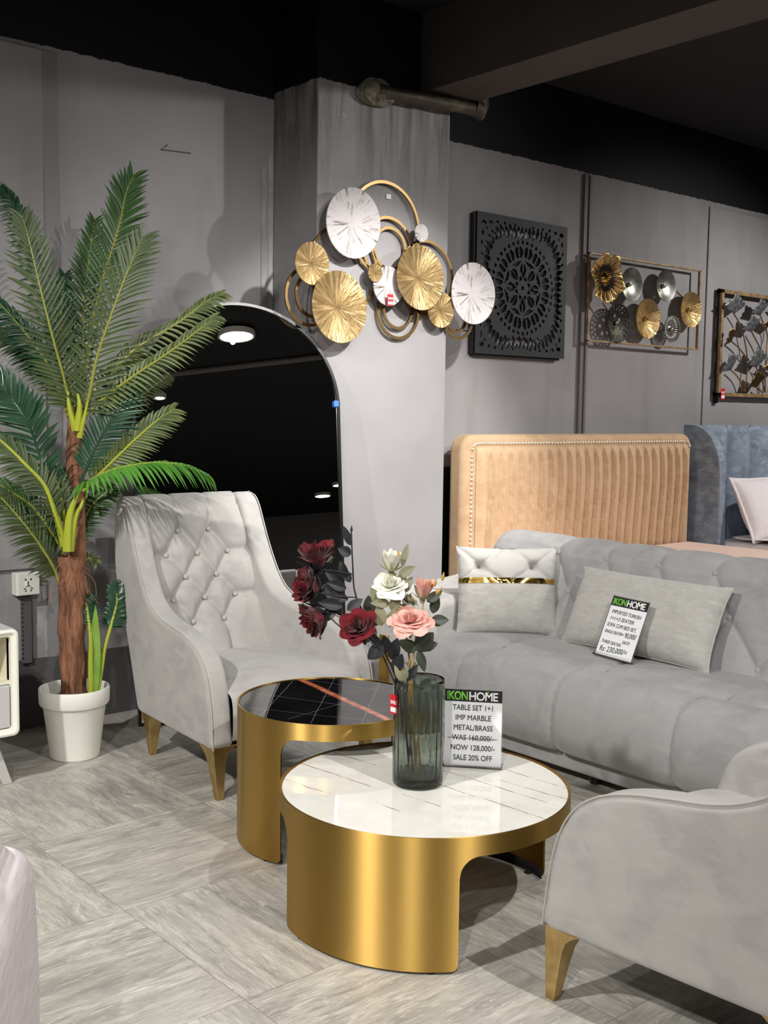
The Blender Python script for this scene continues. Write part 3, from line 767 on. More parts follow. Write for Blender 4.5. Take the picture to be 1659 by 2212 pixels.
# ------------------------------------------------------------------ sofa
SY0, SY1 = 1.42, 3.53
sofa = thing('sofa', 'long grey velvet sofa with channelled seat and button-tufted back on the right', 'sofa', (3.75, 2.6, 0))
prof = [(3.80, 0.425), (3.70, 0.432), (3.58, 0.437), (3.47, 0.439), (3.40, 0.437), (3.372, 0.434), (3.34, 0.434), (3.30, 0.426), (3.262, 0.405), (3.232, 0.365), (3.214, 0.31), (3.208, 0.25), (3.216, 0.195), (3.24, 0.152), (3.275, 0.135), (3.33, 0.132), (3.45, 0.132)]
prof = [(p.x, p.z) for p in bez([(a, 0, c) for a, c in prof], 90)]
front_seams = [3.27, 2.745, 2.205, 1.665]; back_seams = [3.175, 2.63, 2.10, 1.56]
ns = len(prof)
def seatfn(u, v):
    k = int(round(v * (ns - 1))); x, z = prof[k]; y = SY0 + (SY1 - SY0) * u
    x0, z0 = prof[max(k - 1, 0)]; x1, z1 = prof[min(k + 1, ns - 1)]
    tx, tz = x1 - x0, z1 - z0; L = sqrt(tx * tx + tz * tz); nx, nz = tz / L, -tx / L
    if nz < 0 and x > 3.35 and z > 0.3: nx, nz = -nx, -nz
    fr = 1 if x < 3.372 else 0
    if z < 0.3: fr = 1
    if fr:
        bend = 0.045 * max(0, min(1, (x - 3.25) / 0.12)) if z > 0.36 else 0
        d = min(abs(y - (s_ - bend)) for s_ in front_seams)
    else:
        d = min(abs(y - (s_ + 0.05 * (x - 3.372) / 0.4)) for s_ in back_seams)
    h = 0.008 + 0.012 * (1 - exp(-d / 0.018))
    if d < 0.005: h -= 0.004
    elif 0.010 < d < 0.015: h -= 0.0025
    dl = abs(x - 3.372) if z > 0.42 else 9
    h *= 1 - exp(-dl / 0.02)
    h -= 0.0
    return (x + nx * h, y, z + nz * h)
b = MB(); b.grid(seatfn, 300, ns); st_ = b.build('seat', 'velvet_sofa', sofa, world=True, sharp=0)
def seat_pt(k, y):
    x, z = prof[k]; x0, z0 = prof[k - 1]; x1, z1 = prof[k + 1]; tx, tz = x1 - x0, z1 - z0; L = sqrt(tx * tx + tz * tz)
    nx, nz = tz / L, -tx / L
    if nz < 0 and x > 3.35 and z > 0.3: nx, nz = -nx, -nz
    return Vector((x + nx * 0.008, y, z + nz * 0.008))
for s_ in front_seams:
    ks = [k for k in range(2, ns - 2) if prof[k][0] < 3.366 and (prof[k][1] > 0.16)]
    for o_ in (-0.007, 0.007):
        pts = []
        for k in ks:
            x, z = prof[k]
            if x > 3.30 and z < 0.3: continue
            bend = 0.045 * max(0, min(1, (x - 3.25) / 0.12)) if z > 0.36 else 0
            pts.append(seat_pt(k, s_ - bend + o_))
        b = MB(); b.tube(pts, 0.0032, 6); b.build('seam', 'velvet_sofa', st_, world=True)
for s_ in back_seams:
    pts = [seat_pt(k, s_ + 0.05 * (prof[k][0] - 3.372) / 0.4) for k in range(2, ns - 2) if prof[k][0] > 3.38 and prof[k][1] > 0.3]
    b = MB(); b.tube(pts, 0.003, 6); b.build('seam', 'velvet_sofa', st_, world=True)
b = MB(); b.box(3.29, 4.08, SY0, 3.86, 0.045, 0.16); b.build('base', 'velvet_sofa', sofa, world=True, bevel=0.012)
for yy in (1.6, 2.65, 3.75):
    for xx in (3.36, 4.0):
        b = MB(); b.lathe([(0.022, 0), (0.028, 0.05)], 14, (xx, yy, 0)); b.build('foot', 'black', sofa, world=True)
# back
BY0, BY1 = 1.36, 3.715
zr1, zr2, zr3 = 0.797, 0.638, 0.468
b1 = [(3.30 - 0.272 * k, zr1) for k in range(8)]; b2 = [(3.30 - 0.136 - 0.272 * k + 0.03, zr2) for k in range(-1, 7)]; b3 = [(3.30 - 0.272 * k + 0.0, zr3) for k in range(8)]
segs = []
def A2(a, c, bow):
    m = ((a[0] + c[0]) / 2 + bow[0], (a[1] + c[1]) / 2 + bow[1]); pr = a
    for i in range(1, 6):
        u = i / 5; q = ((1 - u) ** 2 * a[0] + 2 * u * (1 - u) * m[0] + u * u * c[0], (1 - u) ** 2 * a[1] + 2 * u * (1 - u) * m[1] + u * u * c[1]); segs.append((pr[0], pr[1], q[0], q[1])); pr = q
for q in b1:
    A2(q, (q[0] - 0.035, 0.985), (0.012, 0.02))
    for r in b2:
        if abs(q[0] - r[0]) < 0.18: A2(q, r, (0.0, 0.012))
for r in b2:
    for q in b3:
        if abs(q[0] - r[0]) < 0.18: A2(r, q, (0.0, 0.012))
prof3 = []
for i in range(46):
    z = 0.36 + (0.788 - 0.36) * i / 45; prof3.append((3.735 + (z - 0.40) * 0.345, z, z, (-0.945, 0.325)))
xt, zt = prof3[-1][0], prof3[-1][1]
for i in range(1, 17):
    a = pi * i / 16; prof3.append((xt + 0.01 + 0.085 * (1 - cos(a)), zt + 0.046 * sin(a) + 0.003, 0.80 + 0.0125 * i, (-cos(a), sin(a))))
for x, z in ((4.075, 0.70), (4.085, 0.4), (4.085, 0.06)): prof3.append((x, z, 1.5, (1, 0)))
n3 = len(prof3)
def backfn(u, v):
    k = int(round(v * (n3 - 1))); x, z, zz, (nx, nz) = prof3[k]; y = BY0 + (BY1 - BY0) * u
    h = 0.03
    if zz < 1.2: h = 0.010 + seam_height(y, zz, segs, b1 + b2 + b3, 0.020, 0.022, 0.006, 0.016)
    if zz > 0.92: h = h * max(0.0, 1 - (zz - 0.92) * 9) + 0.03 * min(1, (zz - 0.92) * 9)
    e = min(y - BY0, BY1 - y); 
    if e < 0.07:
        q = 1 - e / 0.07; q = 1 - sqrt(max(0, 1 - q * q)); xm, zm = 3.95, 0.78
        if z > zm: z = z - (z - zm) * q * 0.9
        x = x + (xm - x) * q * 0.55; h *= 1 - q * 0.6
    return (x + nx * h, y, z + nz * h)
b = MB(); b.grid(backfn, 330, n3); sb = b.build('backrest', 'velvet_sofa', sofa, world=True, sharp=0)
for q in b1[:7] + b2[:7] + b3[:7]:
    if BY0 + 0.1 < q[0] < BY1 - 0.1:
        b = MB(); b.ball((0, 0, 0), (0.007, 0.0125, 0.0125), 14, 9)
        b.build('button', 'velvet_sofa', sb, loc=(3.735 + (q[1] - 0.40) * 0.345 - 0.006 - 3.75, q[0] - 2.6, q[1] + 0.002), rot=(0, radians(20), 0))
for nm, y0, y1 in (('arm', SY1, 3.93), ('arm', 1.02, SY0)):
    b = MB()
    out = [(3.30, 0.10), (3.285, 0.30), (3.29, 0.46), (3.31, 0.545), (3.35, 0.592), (3.42, 0.605), (3.6, 0.612), (3.8, 0.63), (3.98, 0.66), (4.05, 0.62), (4.06, 0.10)]
    b.prism(out, lambda p: (p[0], y0, p[1]), lambda p: (p[0], y1, p[1])); am = b.build(nm, 'velvet', sofa, world=True, bevel=0.05, seg=6, sharp=0)
    if y0 == SY1:
        b = MB(); b.box(3.272, 3.292, 3.80, 3.855, 0.07, 0.40); o = b.build('brass_trim', 'gold_strip', am, world=True, bevel=0.004); o['label'] = 'vertical brass strip'

# ------------------------------------------------------------------ cushions
def cushion(w, h, th, tuft=False, n=56, pinch=0.05):
    """returns front/back grids in local X (width) / Z (height), thickness along Y"""
    b = MB()
    def shape(u, v, side):
        x = u * 2 - 1; z = v * 2 - 1
        ex = x * (1 - pinch * (1 - abs(z) ** 3) * abs(x) ** 2 * 1.0); ez = z * (1 - pinch * (1 - abs(x) ** 3) * abs(z) ** 2)
        t_ = max(0, (1 - abs(x) ** 2.6)) ** 0.5 * max(0, (1 - abs(z) ** 2.6)) ** 0.5
        y = side * th * 0.5 * t_
        wr = 0.006 * mnoise.noise(Vector((x * 3, z * 3, side * 4.0))) * t_ ** 0.3
        edge = (abs(x) ** 5 + abs(z) ** 5) * 0.5
        wr += 0.008 * edge * mnoise.noise(Vector((x * 9, z * 9, side * 2.0)))
        if tuft and side < 0:
            for bx, bz in ((-0.55, 0.52), (0.50, 0.52)):
                d = sqrt((x - bx) ** 2 + (z - bz) ** 2); y += 0.03 * exp(-(d / 0.12) ** 2)
                for (qx, qz) in ((-1, 1) if bx < 0 else (0.05, 1.05), (1, 1) if bx > 0 else (-0.03, 1.05), (bx - 0.42, 0.2), (bx + 0.42, 0.2)):
                    dx, dz = qx - bx, qz - bz; L = dx * dx + dz * dz; tt = max(0, min(1, ((x - bx) * dx + (z - bz) * dz) / L))
                    dd = sqrt((x - bx - dx * tt) ** 2 + (z - bz - dz * tt) ** 2); y += 0.018 * exp(-dd / 0.035)
        return (ex * w / 2, y + wr, ez * h / 2)
    b.grid(lambda u, v: shape(u, v, -1), n, n); b.grid(lambda u, v: shape(u, v, 1), n, n)
    return b, shape
def add_uv(o, w, h):
    me = o.data; uv = me.uv_layers.new(name='UVMap')
    for l in me.loops:
        c = me.vertices[l.vertex_index].co; uv.data[l.index].uv = (c.x, c.z)

def frame_obj(o, origin, xdir, up):
    xd = Vector(xdir).normalized(); upv = Vector(up); upv = (upv - xd * upv.dot(xd)).normalized(); yd = upv.cross(xd)
    o.matrix_world = Matrix(((xd.x, yd.x, upv.x, origin[0]), (xd.y, yd.y, upv.y, origin[1]), (xd.z, yd.z, upv.z, origin[2]), (0, 0, 0, 1)))

# square cushion
W1, H1 = 0.455, 0.40
c1 = thing('throw_cushion', 'square grey throw cushion with tufted top and gold band', 'cushion', group='grey cushions on the sofa')
b, shp = cushion(W1, H1, 0.15, True); body = b.build('cushion_body', 'woven', c1, sharp=0); add_uv(body, W1, H1)
body.data.materials.append(MT['velvet'])
for p_ in body.data.polygons:
    if p_.center.z > 0.047: p_.material_index = 1
b = MB(); ng = 40
b.grid(lambda u, v: (lambda q: (q[0] * 1.003, q[1] - 0.003, q[2]))(shp(u * 0.998 + 0.001, 0.57 + 0.06 * v, -1)), ng, 5)
b.build('gold_band', 'gold_strip', c1, sharp=0)
for bx in (-0.55, 0.50):
    q = shp((bx + 1) / 2, 0.76, -1); b = MB(); b.ball((0, 0, 0), (0.013, 0.007, 0.013)); b.build('button', 'velvet', c1, loc=(q[0], q[1] - 0.003, q[2]))
frame_obj(c1, (3.61, 3.375, 0.635), (0.76, -0.65, 0.0), (0.16, 0.19, 0.97))
# long lumbar cushion
W2, H2 = 0.74, 0.345
c2 = thing('lumbar_cushion', 'long grey woven lumbar cushion leaning on the sofa back behind the price sign', 'cushion', group='grey cushions on the sofa')
b, shp2 = cushion(W2, H2, 0.16); body = b.build('cushion_body', 'woven', c2, sharp=0); add_uv(body, W2, H2)
b = MB(); b.tube([shp2(u / 60, 0.0, 0) for u in range(61)] + [shp2(1, u / 40, 0) for u in range(41)], 0.003, 6); b.build('seam', 'piping', c2)
frame_obj(c2, (3.70, 2.705, 0.612), (-0.02, -1.0, 0.0), (0.42, 0.0, 0.90))

# ------------------------------------------------------------------ drum tables
def drum_table(name, label, c, r, h, legs, band, gold, marble, parts=2):
    t = thing(name, label, 'table', (c[0], c[1], 0))
    b = MB(); N = 180
    b.grid(lambda u, v: (r * cos(2 * pi * u), r * sin(2 * pi * u), h - band * v), N, 2, True)
    b.grid(lambda u, v: ((r - 0.006) * cos(2 * pi * u), (r - 0.006) * sin(2 * pi * u), h - band * v), N, 2, True)
    b.grid(lambda u, v: ((r - 0.006 * v) * cos(2 * pi * u), (r - 0.006 * v) * sin(2 * pi * u), h), N, 2, True)
    b.build('rim', gold, t, sharp=35)
    rf = 0.055; rb = 0.018
    for a0, a1 in legs:
        b = MB(); n = 80
        f = rf / r
        def zb(a):
            s0 = (a - a0) * r; s1 = (a1 - a) * r
            if s0 < 0: q = rf + s0; return h - band - (rf - sqrt(max(0, rf * rf - q * q)))
            if s1 < 0: q = rf + s1; return h - band - (rf - sqrt(max(0, rf * rf - q * q)))
            s = min(s0, s1); z = 0.008
            if s < rb: q = rb - s; z += rb - sqrt(max(0, rb * rb - q * q))
            return z
        angs = [a0 - f * (1 - i / 12) for i in range(13)] + [a0 + 1e-6 + (a1 - a0 - 2e-6) * (i / n) for i in range(n + 1)] + [a1 + f * (i / 12) for i in range(13)]
        angs = sorted(set(angs) | {a0 + rb / r * k / 6 for k in range(1, 7)} | {a1 - rb / r * k / 6 for k in range(1, 7)})
        for rr in (r, r - 0.006):
            for aa, ab in zip(angs, angs[1:]):
                ea, eb = (aa + 1e-5), (ab - 1e-5)
                b.add([(rr * cos(aa), rr * sin(aa), h - band), (rr * cos(ab), rr * sin(ab), h - band), (rr * cos(ab), rr * sin(ab), zb(eb)), (rr * cos(aa), rr * sin(aa), zb(ea))], [(0, 1, 2, 3)])
        for aa, ab in zip(angs, angs[1:]):          # the sheet's thickness along its lower edge
            q = []
            for a_, e_ in ((aa, aa + 1e-5), (ab, ab - 1e-5)):
                q += [(r * cos(a_), r * sin(a_), zb(e_)), ((r - 0.006) * cos(a_), (r - 0.006) * sin(a_), zb(e_))]
            b.add(q, [(0, 2, 3, 1)])
        for a_, s in ((a0, 1), (a1, -1)):
            zt_ = zb(a_ - s * 1e-5); z0_ = zb(a_ + s * 1e-5)
            b.add([(r * cos(a_), r * sin(a_), z0_), ((r - .006) * cos(a_), (r - .006) * sin(a_), z0_), ((r - .006) * cos(a_), (r - .006) * sin(a_), zt_), (r * cos(a_), r * sin(a_), zt_)], [(0, 1, 2, 3)])
        lg = b.build('leg', gold, t, sharp=35, merge=1e-6)
        b = MB()
        for k in (0.12, 0.88):
            a_ = a0 + (a1 - a0) * k; b.lathe([(0.008, 0), (0.008, 0.012)], 10, ((r - 0.014) * cos(a_), (r - 0.014) * sin(a_), 0))
        b.grid(lambda u, v: ((r - 0.012) * cos(a0 + (a1 - a0) * u), (r - 0.012) * sin(a0 + (a1 - a0) * u), 0.006 + 0.03 * v), 40, 2)
        b.build('foot_rail', 'black_matt', lg, solid=0.004)
    b = MB(); b.lathe([(0.001, h - 0.003), (r - 0.009, h - 0.003), (r - 0.0065, h - 0.006), (r - 0.0065, h - 0.02), (0.001, h - 0.02)], 128); b.build('table_top', marble, t, sharp=35)
    return t
def ang(p, c): return atan2(p.y - c[1], p.x - c[0])
CW, RW, HW = (2.119, 2.286), 0.417, 0.358
CD, RD, HD = (2.236, 2.876), 0.313, 0.464
aL = ang(onZ(629, 2005), CW) ; aR = ang(onZ(985, 2098), CW)
if aR < aL: aR += 2 * pi
drum_table('coffee_table', 'low round coffee table with white marble top and brushed gold drum base', CW, RW, HW, [(aL, aR), (aL + pi, aR + pi)], 0.052, 'drum_gold', 'marble_white')
aR2 = ang(onZ(615, 1874), CD)
if aR2 < 0: aR2 += 2 * pi
aR2 -= radians(3)
drum_table('side_table', 'taller round side table with black marble top overlapping the white coffee table', CD, RD, HD, [(aR2 - radians(104), aR2), (aR2 - radians(104) + pi + 0.30, aR2 + pi - 0.25)], 0.052, 'drum_gold2', 'marble_black')

# ------------------------------------------------------------------ price signs
def price_sign(name, label, w, h, body_fn):
    t = thing(name, label, 'sign', group='price signs in clear stands')
    b = MB(); b.box(-w / 2 - 0.004, w / 2 + 0.004, -0.0015, 0.0015, 0.0, h + 0.004); b.box(-w / 2 - 0.004, w / 2 + 0.004, -0.0015 - 0.012, 0.04, 0.0, 0.004)
    b.box(-w / 2 - 0.004, w / 2 + 0.004, -0.0135, -0.0115, 0.0, 0.014); o = b.build('stand', 'acrylic', t); o['label'] = 'clear acrylic stand'
    b = MB(); b.box(-w / 2, w / 2, -0.0024, -0.0016, 0.004, h); sh = b.build('paper_sheet', 'paper', t)
    b = MB(); b.box(-w / 2, w / 2, -0.0032, -0.0025, h * 0.845, h); bn = b.build('banner', 'banner', t); bn['label'] = 'dark banner with green and white shop lettering'
    text('lettering', 'IKON', 'green_ink', bn, w * 0.36, h * 0.150, (-w * 0.47, -0.0036, h * 0.868), bold=0.0007, spacing=0.92)
    text('lettering', 'HOME', 'white_ink', bn, w * 0.50, h * 0.150, (-w * 0.085, -0.0036, h * 0.868), bold=0.0007, spacing=0.92)
    b = MB(); xg, zg = w * 0.245, h * 0.982; b.add([(xg - w * 0.03, -0.0038, zg), (xg + w * 0.03, -0.0038, zg), (xg, -0.0038, zg - h * 0.03)], [(0, 1, 2)]); b.build('logo_triangle', 'green_ink', bn, flat=True)
    body_fn(sh, w, h)
    return t
def printed(sh, w, h):
    lines = [('TABLE SET 1+1', 0.70), ('IMP MARBLE', 0.62), ('METAL/BRASS', 0.68), ('WAS 160,000/-', 0.74), ('NOW 128,000/-', 0.77), ('SALE 20% OFF', 0.68)]
    for i, (s, ww) in enumerate(lines):
        z = h * (0.735 - 0.130 * i); text('lettering', s, 'ink', sh, w * ww, h * 0.098, (0, -0.0028, z), 'CENTER', bold=0.00025)
        if i == 3:
            b = MB(); b.box(-w * 0.44, w * 0.42, -0.0032, -0.0028, z + h * 0.022, z + h * 0.028); o = b.build('strike_line', 'ink', sh)
def written(sh, w, h):
    L = [('IMPORTED TURKISH', -0.42, 0.725, 0.82, 0.085, -0.03), ('1+1+3 SEATER', -0.42, 0.615, 0.66, 0.085, -0.02), ('SOFA CUM BED SET,', -0.44, 0.505, 0.82, 0.085, -0.02),
         ('SINGLE SEATER=', -0.44, 0.395, 0.54, 0.07, -0.02), ('90,000/', 0.12, 0.375, 0.32, 0.115, 0.0), ('EACH', 0.12, 0.27, 0.20, 0.075, 0.02), ('THREE SEATER-', -0.44, 0.225, 0.56, 0.072, -0.03), ('Rs: 230,000/=', -0.43, 0.085, 0.76, 0.125, 0.03)]
    for s, x, z, ww, sz, rz in L:
        text('handwriting', s, 'ink', sh, w * ww, h * sz, (w * x, -0.0028, h * z), shear=0.18, bold=0.0002, rotz=rz)
ts = price_sign('price_sign', 'printed table price sign standing on the white table beside the vase', 0.172, 0.238, printed)
pA = onZ(957, 1652, HW); pB = onZ(1084, 1660, HW); xd = (pB - pA).normalized(); mid = (pA + pB) / 2
frame_obj(ts, (mid.x, mid.y, HW), xd, (xd.y * -0.10 * -1, xd.x * 0.10, 1.0))
ss = price_sign('price_sign', 'handwritten sofa price sign leaning on the long grey cushion', 0.19, 0.25, written)
frame_obj(ss, (3.50, 2.695, 0.462), (-0.10, -1.0, -0.01), (0.40, 0.0, 0.92))

# ------------------------------------------------------------------ vase
VC = onZ(902, 1690, HW); VX, VY = VC.x, VC.y; VR, VH = 0.0735, 0.306
vz = thing('glass_vase', 'smoky grey fluted glass vase with a red sale tag on the white table', 'vase', (VX, VY, HW))
b = MB(); nf = 20
def flute(a, z): return 1.0 if (z < 0.016) else 1.0 + 0.022 * abs(cos(nf / 2 * a))
b.lathe([(0.001, 0.0015), (VR - 0.006, 0.0015), (VR - 0.0015, 0.004), (VR, 0.012), (VR, 0.03), (VR, VH - 0.012), (VR, VH - 0.002), (VR - 0.002, VH), (VR - 0.005, VH - 0.002)], 160, caps=False)
def inner(a, z): return 1.0 + (0.035 * abs(cos(nf / 2 * a)) if 0.03 < z < VH - 0.02 else 0)
b.lathe([(VR - 0.005, VH - 0.002), (VR - 0.0065, VH - 0.02), (VR - 0.0075, VH - 0.03), (VR - 0.0075, 0.04), (VR - 0.010, 0.026), (0.02, 0.020), (0.001, 0.020)], 160, caps=False, rfun=inner)
b.build('glass_body', 'glass', vz, sharp=50)
ta = atan2(-1, -0.86) - 0.80       # tag to the left of the side facing the viewer
vd = Vector((VX, VY, 0)).normalized(); vr = Vector((vd.y, -vd.x, 0))
q = onP(853, 1517, (VX, VY, HW), vd)
lat = (q - Vector((VX, VY, 0))).dot(vr); a_t = atan2((-vd * sqrt(max(0, VR * VR - lat * lat)) + vr * lat).y, (-vd * sqrt(max(0, VR * VR - lat * lat)) + vr * lat).x)
zc = q.z - HW
tg_ = bpy.data.objects.new('sale_tag', None); COL.objects.link(tg_); tg_.parent = vz; tg_['label'] = 'small red sale sticker'
tg_.location = ((VR + 0.0015) * cos(a_t), (VR + 0.0015) * sin(a_t), zc); tg_.rotation_euler = (0, 0, a_t + pi / 2 + 0.45)
b = MB(); b.box(-0.017, 0.017, -0.0006, 0.0002, -0.028, 0.028); b.build('sticker', 'red', tg_)
b = MB(); b.box(-0.0135, 0.0135, -0.0012, -0.0006, -0.022, -0.008); b.build('white_box', 'paper', tg_)
text('lettering', 'SALE', 'white_ink', tg_, 0.027, 0.014, (0, -0.001, 0.002), 'CENTER', bold=0.0004)

# ------------------------------------------------------------------ roses
def at(px, py, k=0.0): return onP(px, py, Vector((VX, VY, 1)) + vd * k, vd)
def rot_to(axis):
    return Vector((0, 0, 1)).rotation_difference(Vector(axis).normalized()).to_matrix()
def rose_mesh(R, openness, seed, layers=6):
    rnd = random.Random(seed); b = MB()
    for k in range(layers):
        f = k / (layers - 1); m = 3 if k < 3 else (4 if k < 5 else 6)
        rho = R * (0.13 + 0.87 * f ** 1.05 * (0.42 + 0.58 * openness)); hgt = R * (1.12 - 0.42 * f * openness)
        dphi = 1.25 - 0.55 * f
        for j in range(m):
            p0 = 2 * pi * (j + 0.5 * (k % 2)) / m + rnd.uniform(-0.25, 0.25); rj = rnd.uniform(0.9, 1.1); hj = rnd.uniform(0.92, 1.08); tw = rnd.uniform(-0.15, 0.15); ph = rnd.uniform(0, 6)
            def fn(u, v):
                x = u * 2 - 1; v = v * (1 - 0.24 * abs(x) ** 3); wv = sin(pi * (0.12 + 0.72 * v)) ** 0.8
                a = p0 + x * dphi * wv + tw * v
                bul = v ** 0.75
                flare = max(0, v - 0.62) / 0.38
                rr = rho * rj * (bul * (0.92 if f < 0.4 else 1.0) + f * openness * 0.42 * flare - (0.22 if f < 0.35 else 0.0) * flare + 0.05 * x * (1 if j % 2 else -1))
                zz = hgt * hj * (v ** 1.05) * (1 - 0.10 * x * x * v) - f * openness * R * 0.34 * flare ** 1.5 + 0.06 * R * sin(4 * x + ph) * v * v * f
                return (rr * cos(a), rr * sin(a), zz - 0.35 * R)
            b.grid(fn, 9, 9)
    return b
def leaf_into(b, base, d, nrm, L, wd_, fold=0.25, droop=0.25, nu=5, nv=9):
    d = Vector(d).normalized(); n = Vector(nrm); n = (n - d * n.dot(d)); n = n.normalized() if n.length > 1e-5 else d.orthogonal().normalized(); s = d.cross(n); base = Vector(base)
    def fn(u, v):
        x = u * 2 - 1; w = wd_ * 0.5 * sin(pi * min(1, v ** 0.85 * 0.98 + 0.015)) ** 0.8
        return base + d * (L * v) + s * (x * w) + n * (abs(x) * w * fold - droop * L * v * v)
    b.grid(fn, nu, nv)
rose_n = 0
def rose_spray(label, stem_mat, stem_pts, heads, leaves, leaf_mats, buds=(), group='silk roses in the vase'):
    """heads: (point, axis, R, openness, material); leaves: (base, dir, L, W, mat)"""
    global rose_n
    base = Vector(stem_pts[0])
    t = thing('silk_rose', label, 'artificial flower', tuple(base), group=group)
    b = MB(); pts = bez(stem_pts, 24); b.tube(pts, [0.0034 - 0.0012 * i / 23 for i in range(24)], 7)
    for h in heads:
        hp = Vector(h[0]); best = min(pts[8:], key=lambda q: (q - hp).length + 0.6 * max(0, q.z - hp.z + 0.03))
        if (best - hp).length > 0.012:
            b.tube(bez([best, best.lerp(hp, 0.5) + Vector((0, 0, -0.01)), hp - Vector(h[1]).normalized() * h[2] * 0.3], 8), 0.0022, 6)
    b.build('stem', stem_mat, t, world=True)
    for (p, ax, R, op, mt) in heads:
        rose_n += 1
        bm_ = rose_mesh(R, op, rose_n * 7 + 3, 8 if op > 0.4 else 5); Rm = rot_to(ax)
        bm_.v = [tuple(Rm @ Vector(v)) for v in bm_.v]
        hd = bm_.build('flower_head', mt, t, loc=tuple(Vector(p) - base), sharp=0, merge=0)
        b = MB()
        for k in range(5):
            a = 2 * pi * k / 5 + 0.3; d = Rm @ Vector((cos(a), sin(a), 0.45 if op < 0.5 else -0.15)); leaf_into(b, Rm @ Vector((0, 0, -R * 0.36)), d, Rm @ Vector((0, 0, 1)), R * (0.95 if op < 0.5 else 0.75), R * 0.34, 0.2, -0.25 if op < 0.5 else 0.25)
        b.ball(Rm @ Vector((0, 0, -R * 0.38)), R * 0.16, 10, 7)
        b.build('sepals', 'sepal' if mt != 'rose_red' else 'leaf_black', hd, sharp=0, merge=0)
    for (p, d, L, wd_, mt) in leaves:
        b = MB(); leaf_into(b, Vector((0, 0, 0)), d, Vector((-0.6, -0.7, 0.35)), L * 1.2, wd_ * 1.25, random.uniform(0.1, 0.35), random.uniform(0.05, 0.3)); 
        b.build('leaf', mt, t, loc=tuple(Vector(p) - base), sharp=0, merge=0)
    for (p, d, L, mt) in buds:
        b = MB(); d = Vector(d).normalized(); Rm = rot_to(d)
        b.lathe([(0.001, 0), (L * 0.16, L * 0.2), (L * 0.2, L * 0.4), (L * 0.12, L * 0.7), (0.001, L)], 10); b.v = [tuple(Rm @ Vector(v)) for v in b.v]; b.build('bud', mt, t, loc=tuple(Vector(p) - base))
    return t
RX = Vector((vr.x, vr.y, 0))      # image right
def dr(x, up, fwd=0.0): return RX * x + Vector((0, 0, up)) - vd * fwd     # direction: right, up, toward the viewer
vb = Vector((VX, VY, HW + 0.03))
def bs(x, f=0.0): return vb + RX * x - vd * f
S_ = 0.0013     # metres per pixel at the vase
# white roses
rose_spray('white silk rose spray with an open bloom and a bud on top', 'stem_tan',
    [bs(0.005), at(893, 1560), at(884, 1420), at(868, 1330), at(850, 1270, 0.01), at(846, 1235, 0.01)],
    [(at(846, 1222, 0.01), dr(0.05, 1, 0.3), 0.056, 0.05, 'rose_white'), (at(845, 1266), dr(-0.05, 0.9, 0.6), 0.046, 0.95, 'rose_white'), (at(878, 1300, 0.05), dr(0.5, 0.9, 0.1), 0.036, 0.7, 'rose_white')],
    [(at(868, 1222), dr(0.25, 1, 0.1), 0.055, 0.016, 'leaf_olive'), (at(862, 1245), dr(0.85, 0.6, 0.2), 0.045, 0.024, 'leaf_olive'), (at(868, 1280), dr(0.55, 0.9, 0.2), 0.045, 0.024, 'leaf_olive'),
     (at(848, 1322, -0.03), dr(0.25, 0.95, 0.3), 0.050, 0.026, 'leaf_olive'), (at(824, 1352, -0.04), dr(-0.12, 1, 0.2), 0.052, 0.030, 'leaf_olive'), (at(843, 1354, -0.03), dr(0.2, 1, 0.2), 0.045, 0.026, 'leaf_olive'), (at(820, 1348, -0.03), dr(-0.95, 0.5, 0.2), 0.060, 0.030, 'leaf_olive'),
     (at(822, 1308, -0.02), dr(-0.5, 0.95, 0.2), 0.050, 0.024, 'leaf_olive'), (at(842, 1305, -0.03), dr(-0.8, 0.15, 0.4), 0.045, 0.022, 'leaf_olive'), (at(812, 1358, -0.02), dr(-0.5, -0.6, 0.2), 0.042, 0.026, 'leaf_olive'), (at(800, 1330, 0.02), dr(-0.1, 1, 0.1), 0.05, 0.03, 'leaf_dgreen')], 'leaf_olive',
    [(at(864, 1210), dr(-0.2, 1, 0), 0.028, 'bud_ochre'), (at(888, 1300), dr(0.1, 0.6, 0.2), 0.02, 'bud_ochre')])
rose_spray('pink silk rose spray with one wide open bloom and one bud', 'stem_tan',
    [bs(0.012, 0.01), at(885, 1500, -0.01), at(893, 1420, -0.02), at(900, 1370, -0.01), at(912, 1320, 0.01), at(915, 1295, 0.015)],
    [(at(886, 1343, -0.05), dr(0.05, 0.9, 0.5), 0.050, 1.0, 'rose_pink'), (at(914, 1283, 0.01), dr(0.1, 1, 0.25), 0.054, 0.08, 'rose_pink')],
    [(at(930, 1342), dr(0.97, 0.15, 0.3), 0.045, 0.028, 'leaf_dgreen'), (at(922, 1300), dr(0.75, 0.6, 0.1), 0.045, 0.022, 'leaf_dgreen'), (at(900, 1405, -0.02), dr(0.6, 0.75, 0.3), 0.06, 0.04, 'leaf_dgreen'),
     (at(900, 1405, -0.02), dr(-0.75, 0.5, 0.4), 0.05, 0.03, 'leaf_dgreen'), (at(903, 1405, -0.02), dr(0.35, -0.95, 0.3), 0.052, 0.022, 'leaf_dgreen'), (at(910, 1400, -0.01), dr(0.95, 0.35, 0.1), 0.04, 0.026, 'leaf_dgreen'), (at(935, 1325, 0.02), dr(0.2, 0.95, 0.2), 0.05, 0.024, 'leaf_dgreen')], 'leaf_dgreen',
    [(at(937, 1268), dr(0.3, 1, 0), 0.026, 'bud_ochre'), (at(955, 1255), dr(0.2, 1, 0), 0.026, 'bud_ochre'), (at(940, 1285), dr(0.7, 0.8, 0), 0.03, 'bud_ochre'), (at(924, 1268), dr(0.1, 1, 0.1), 0.022, 'bud_ochre')])
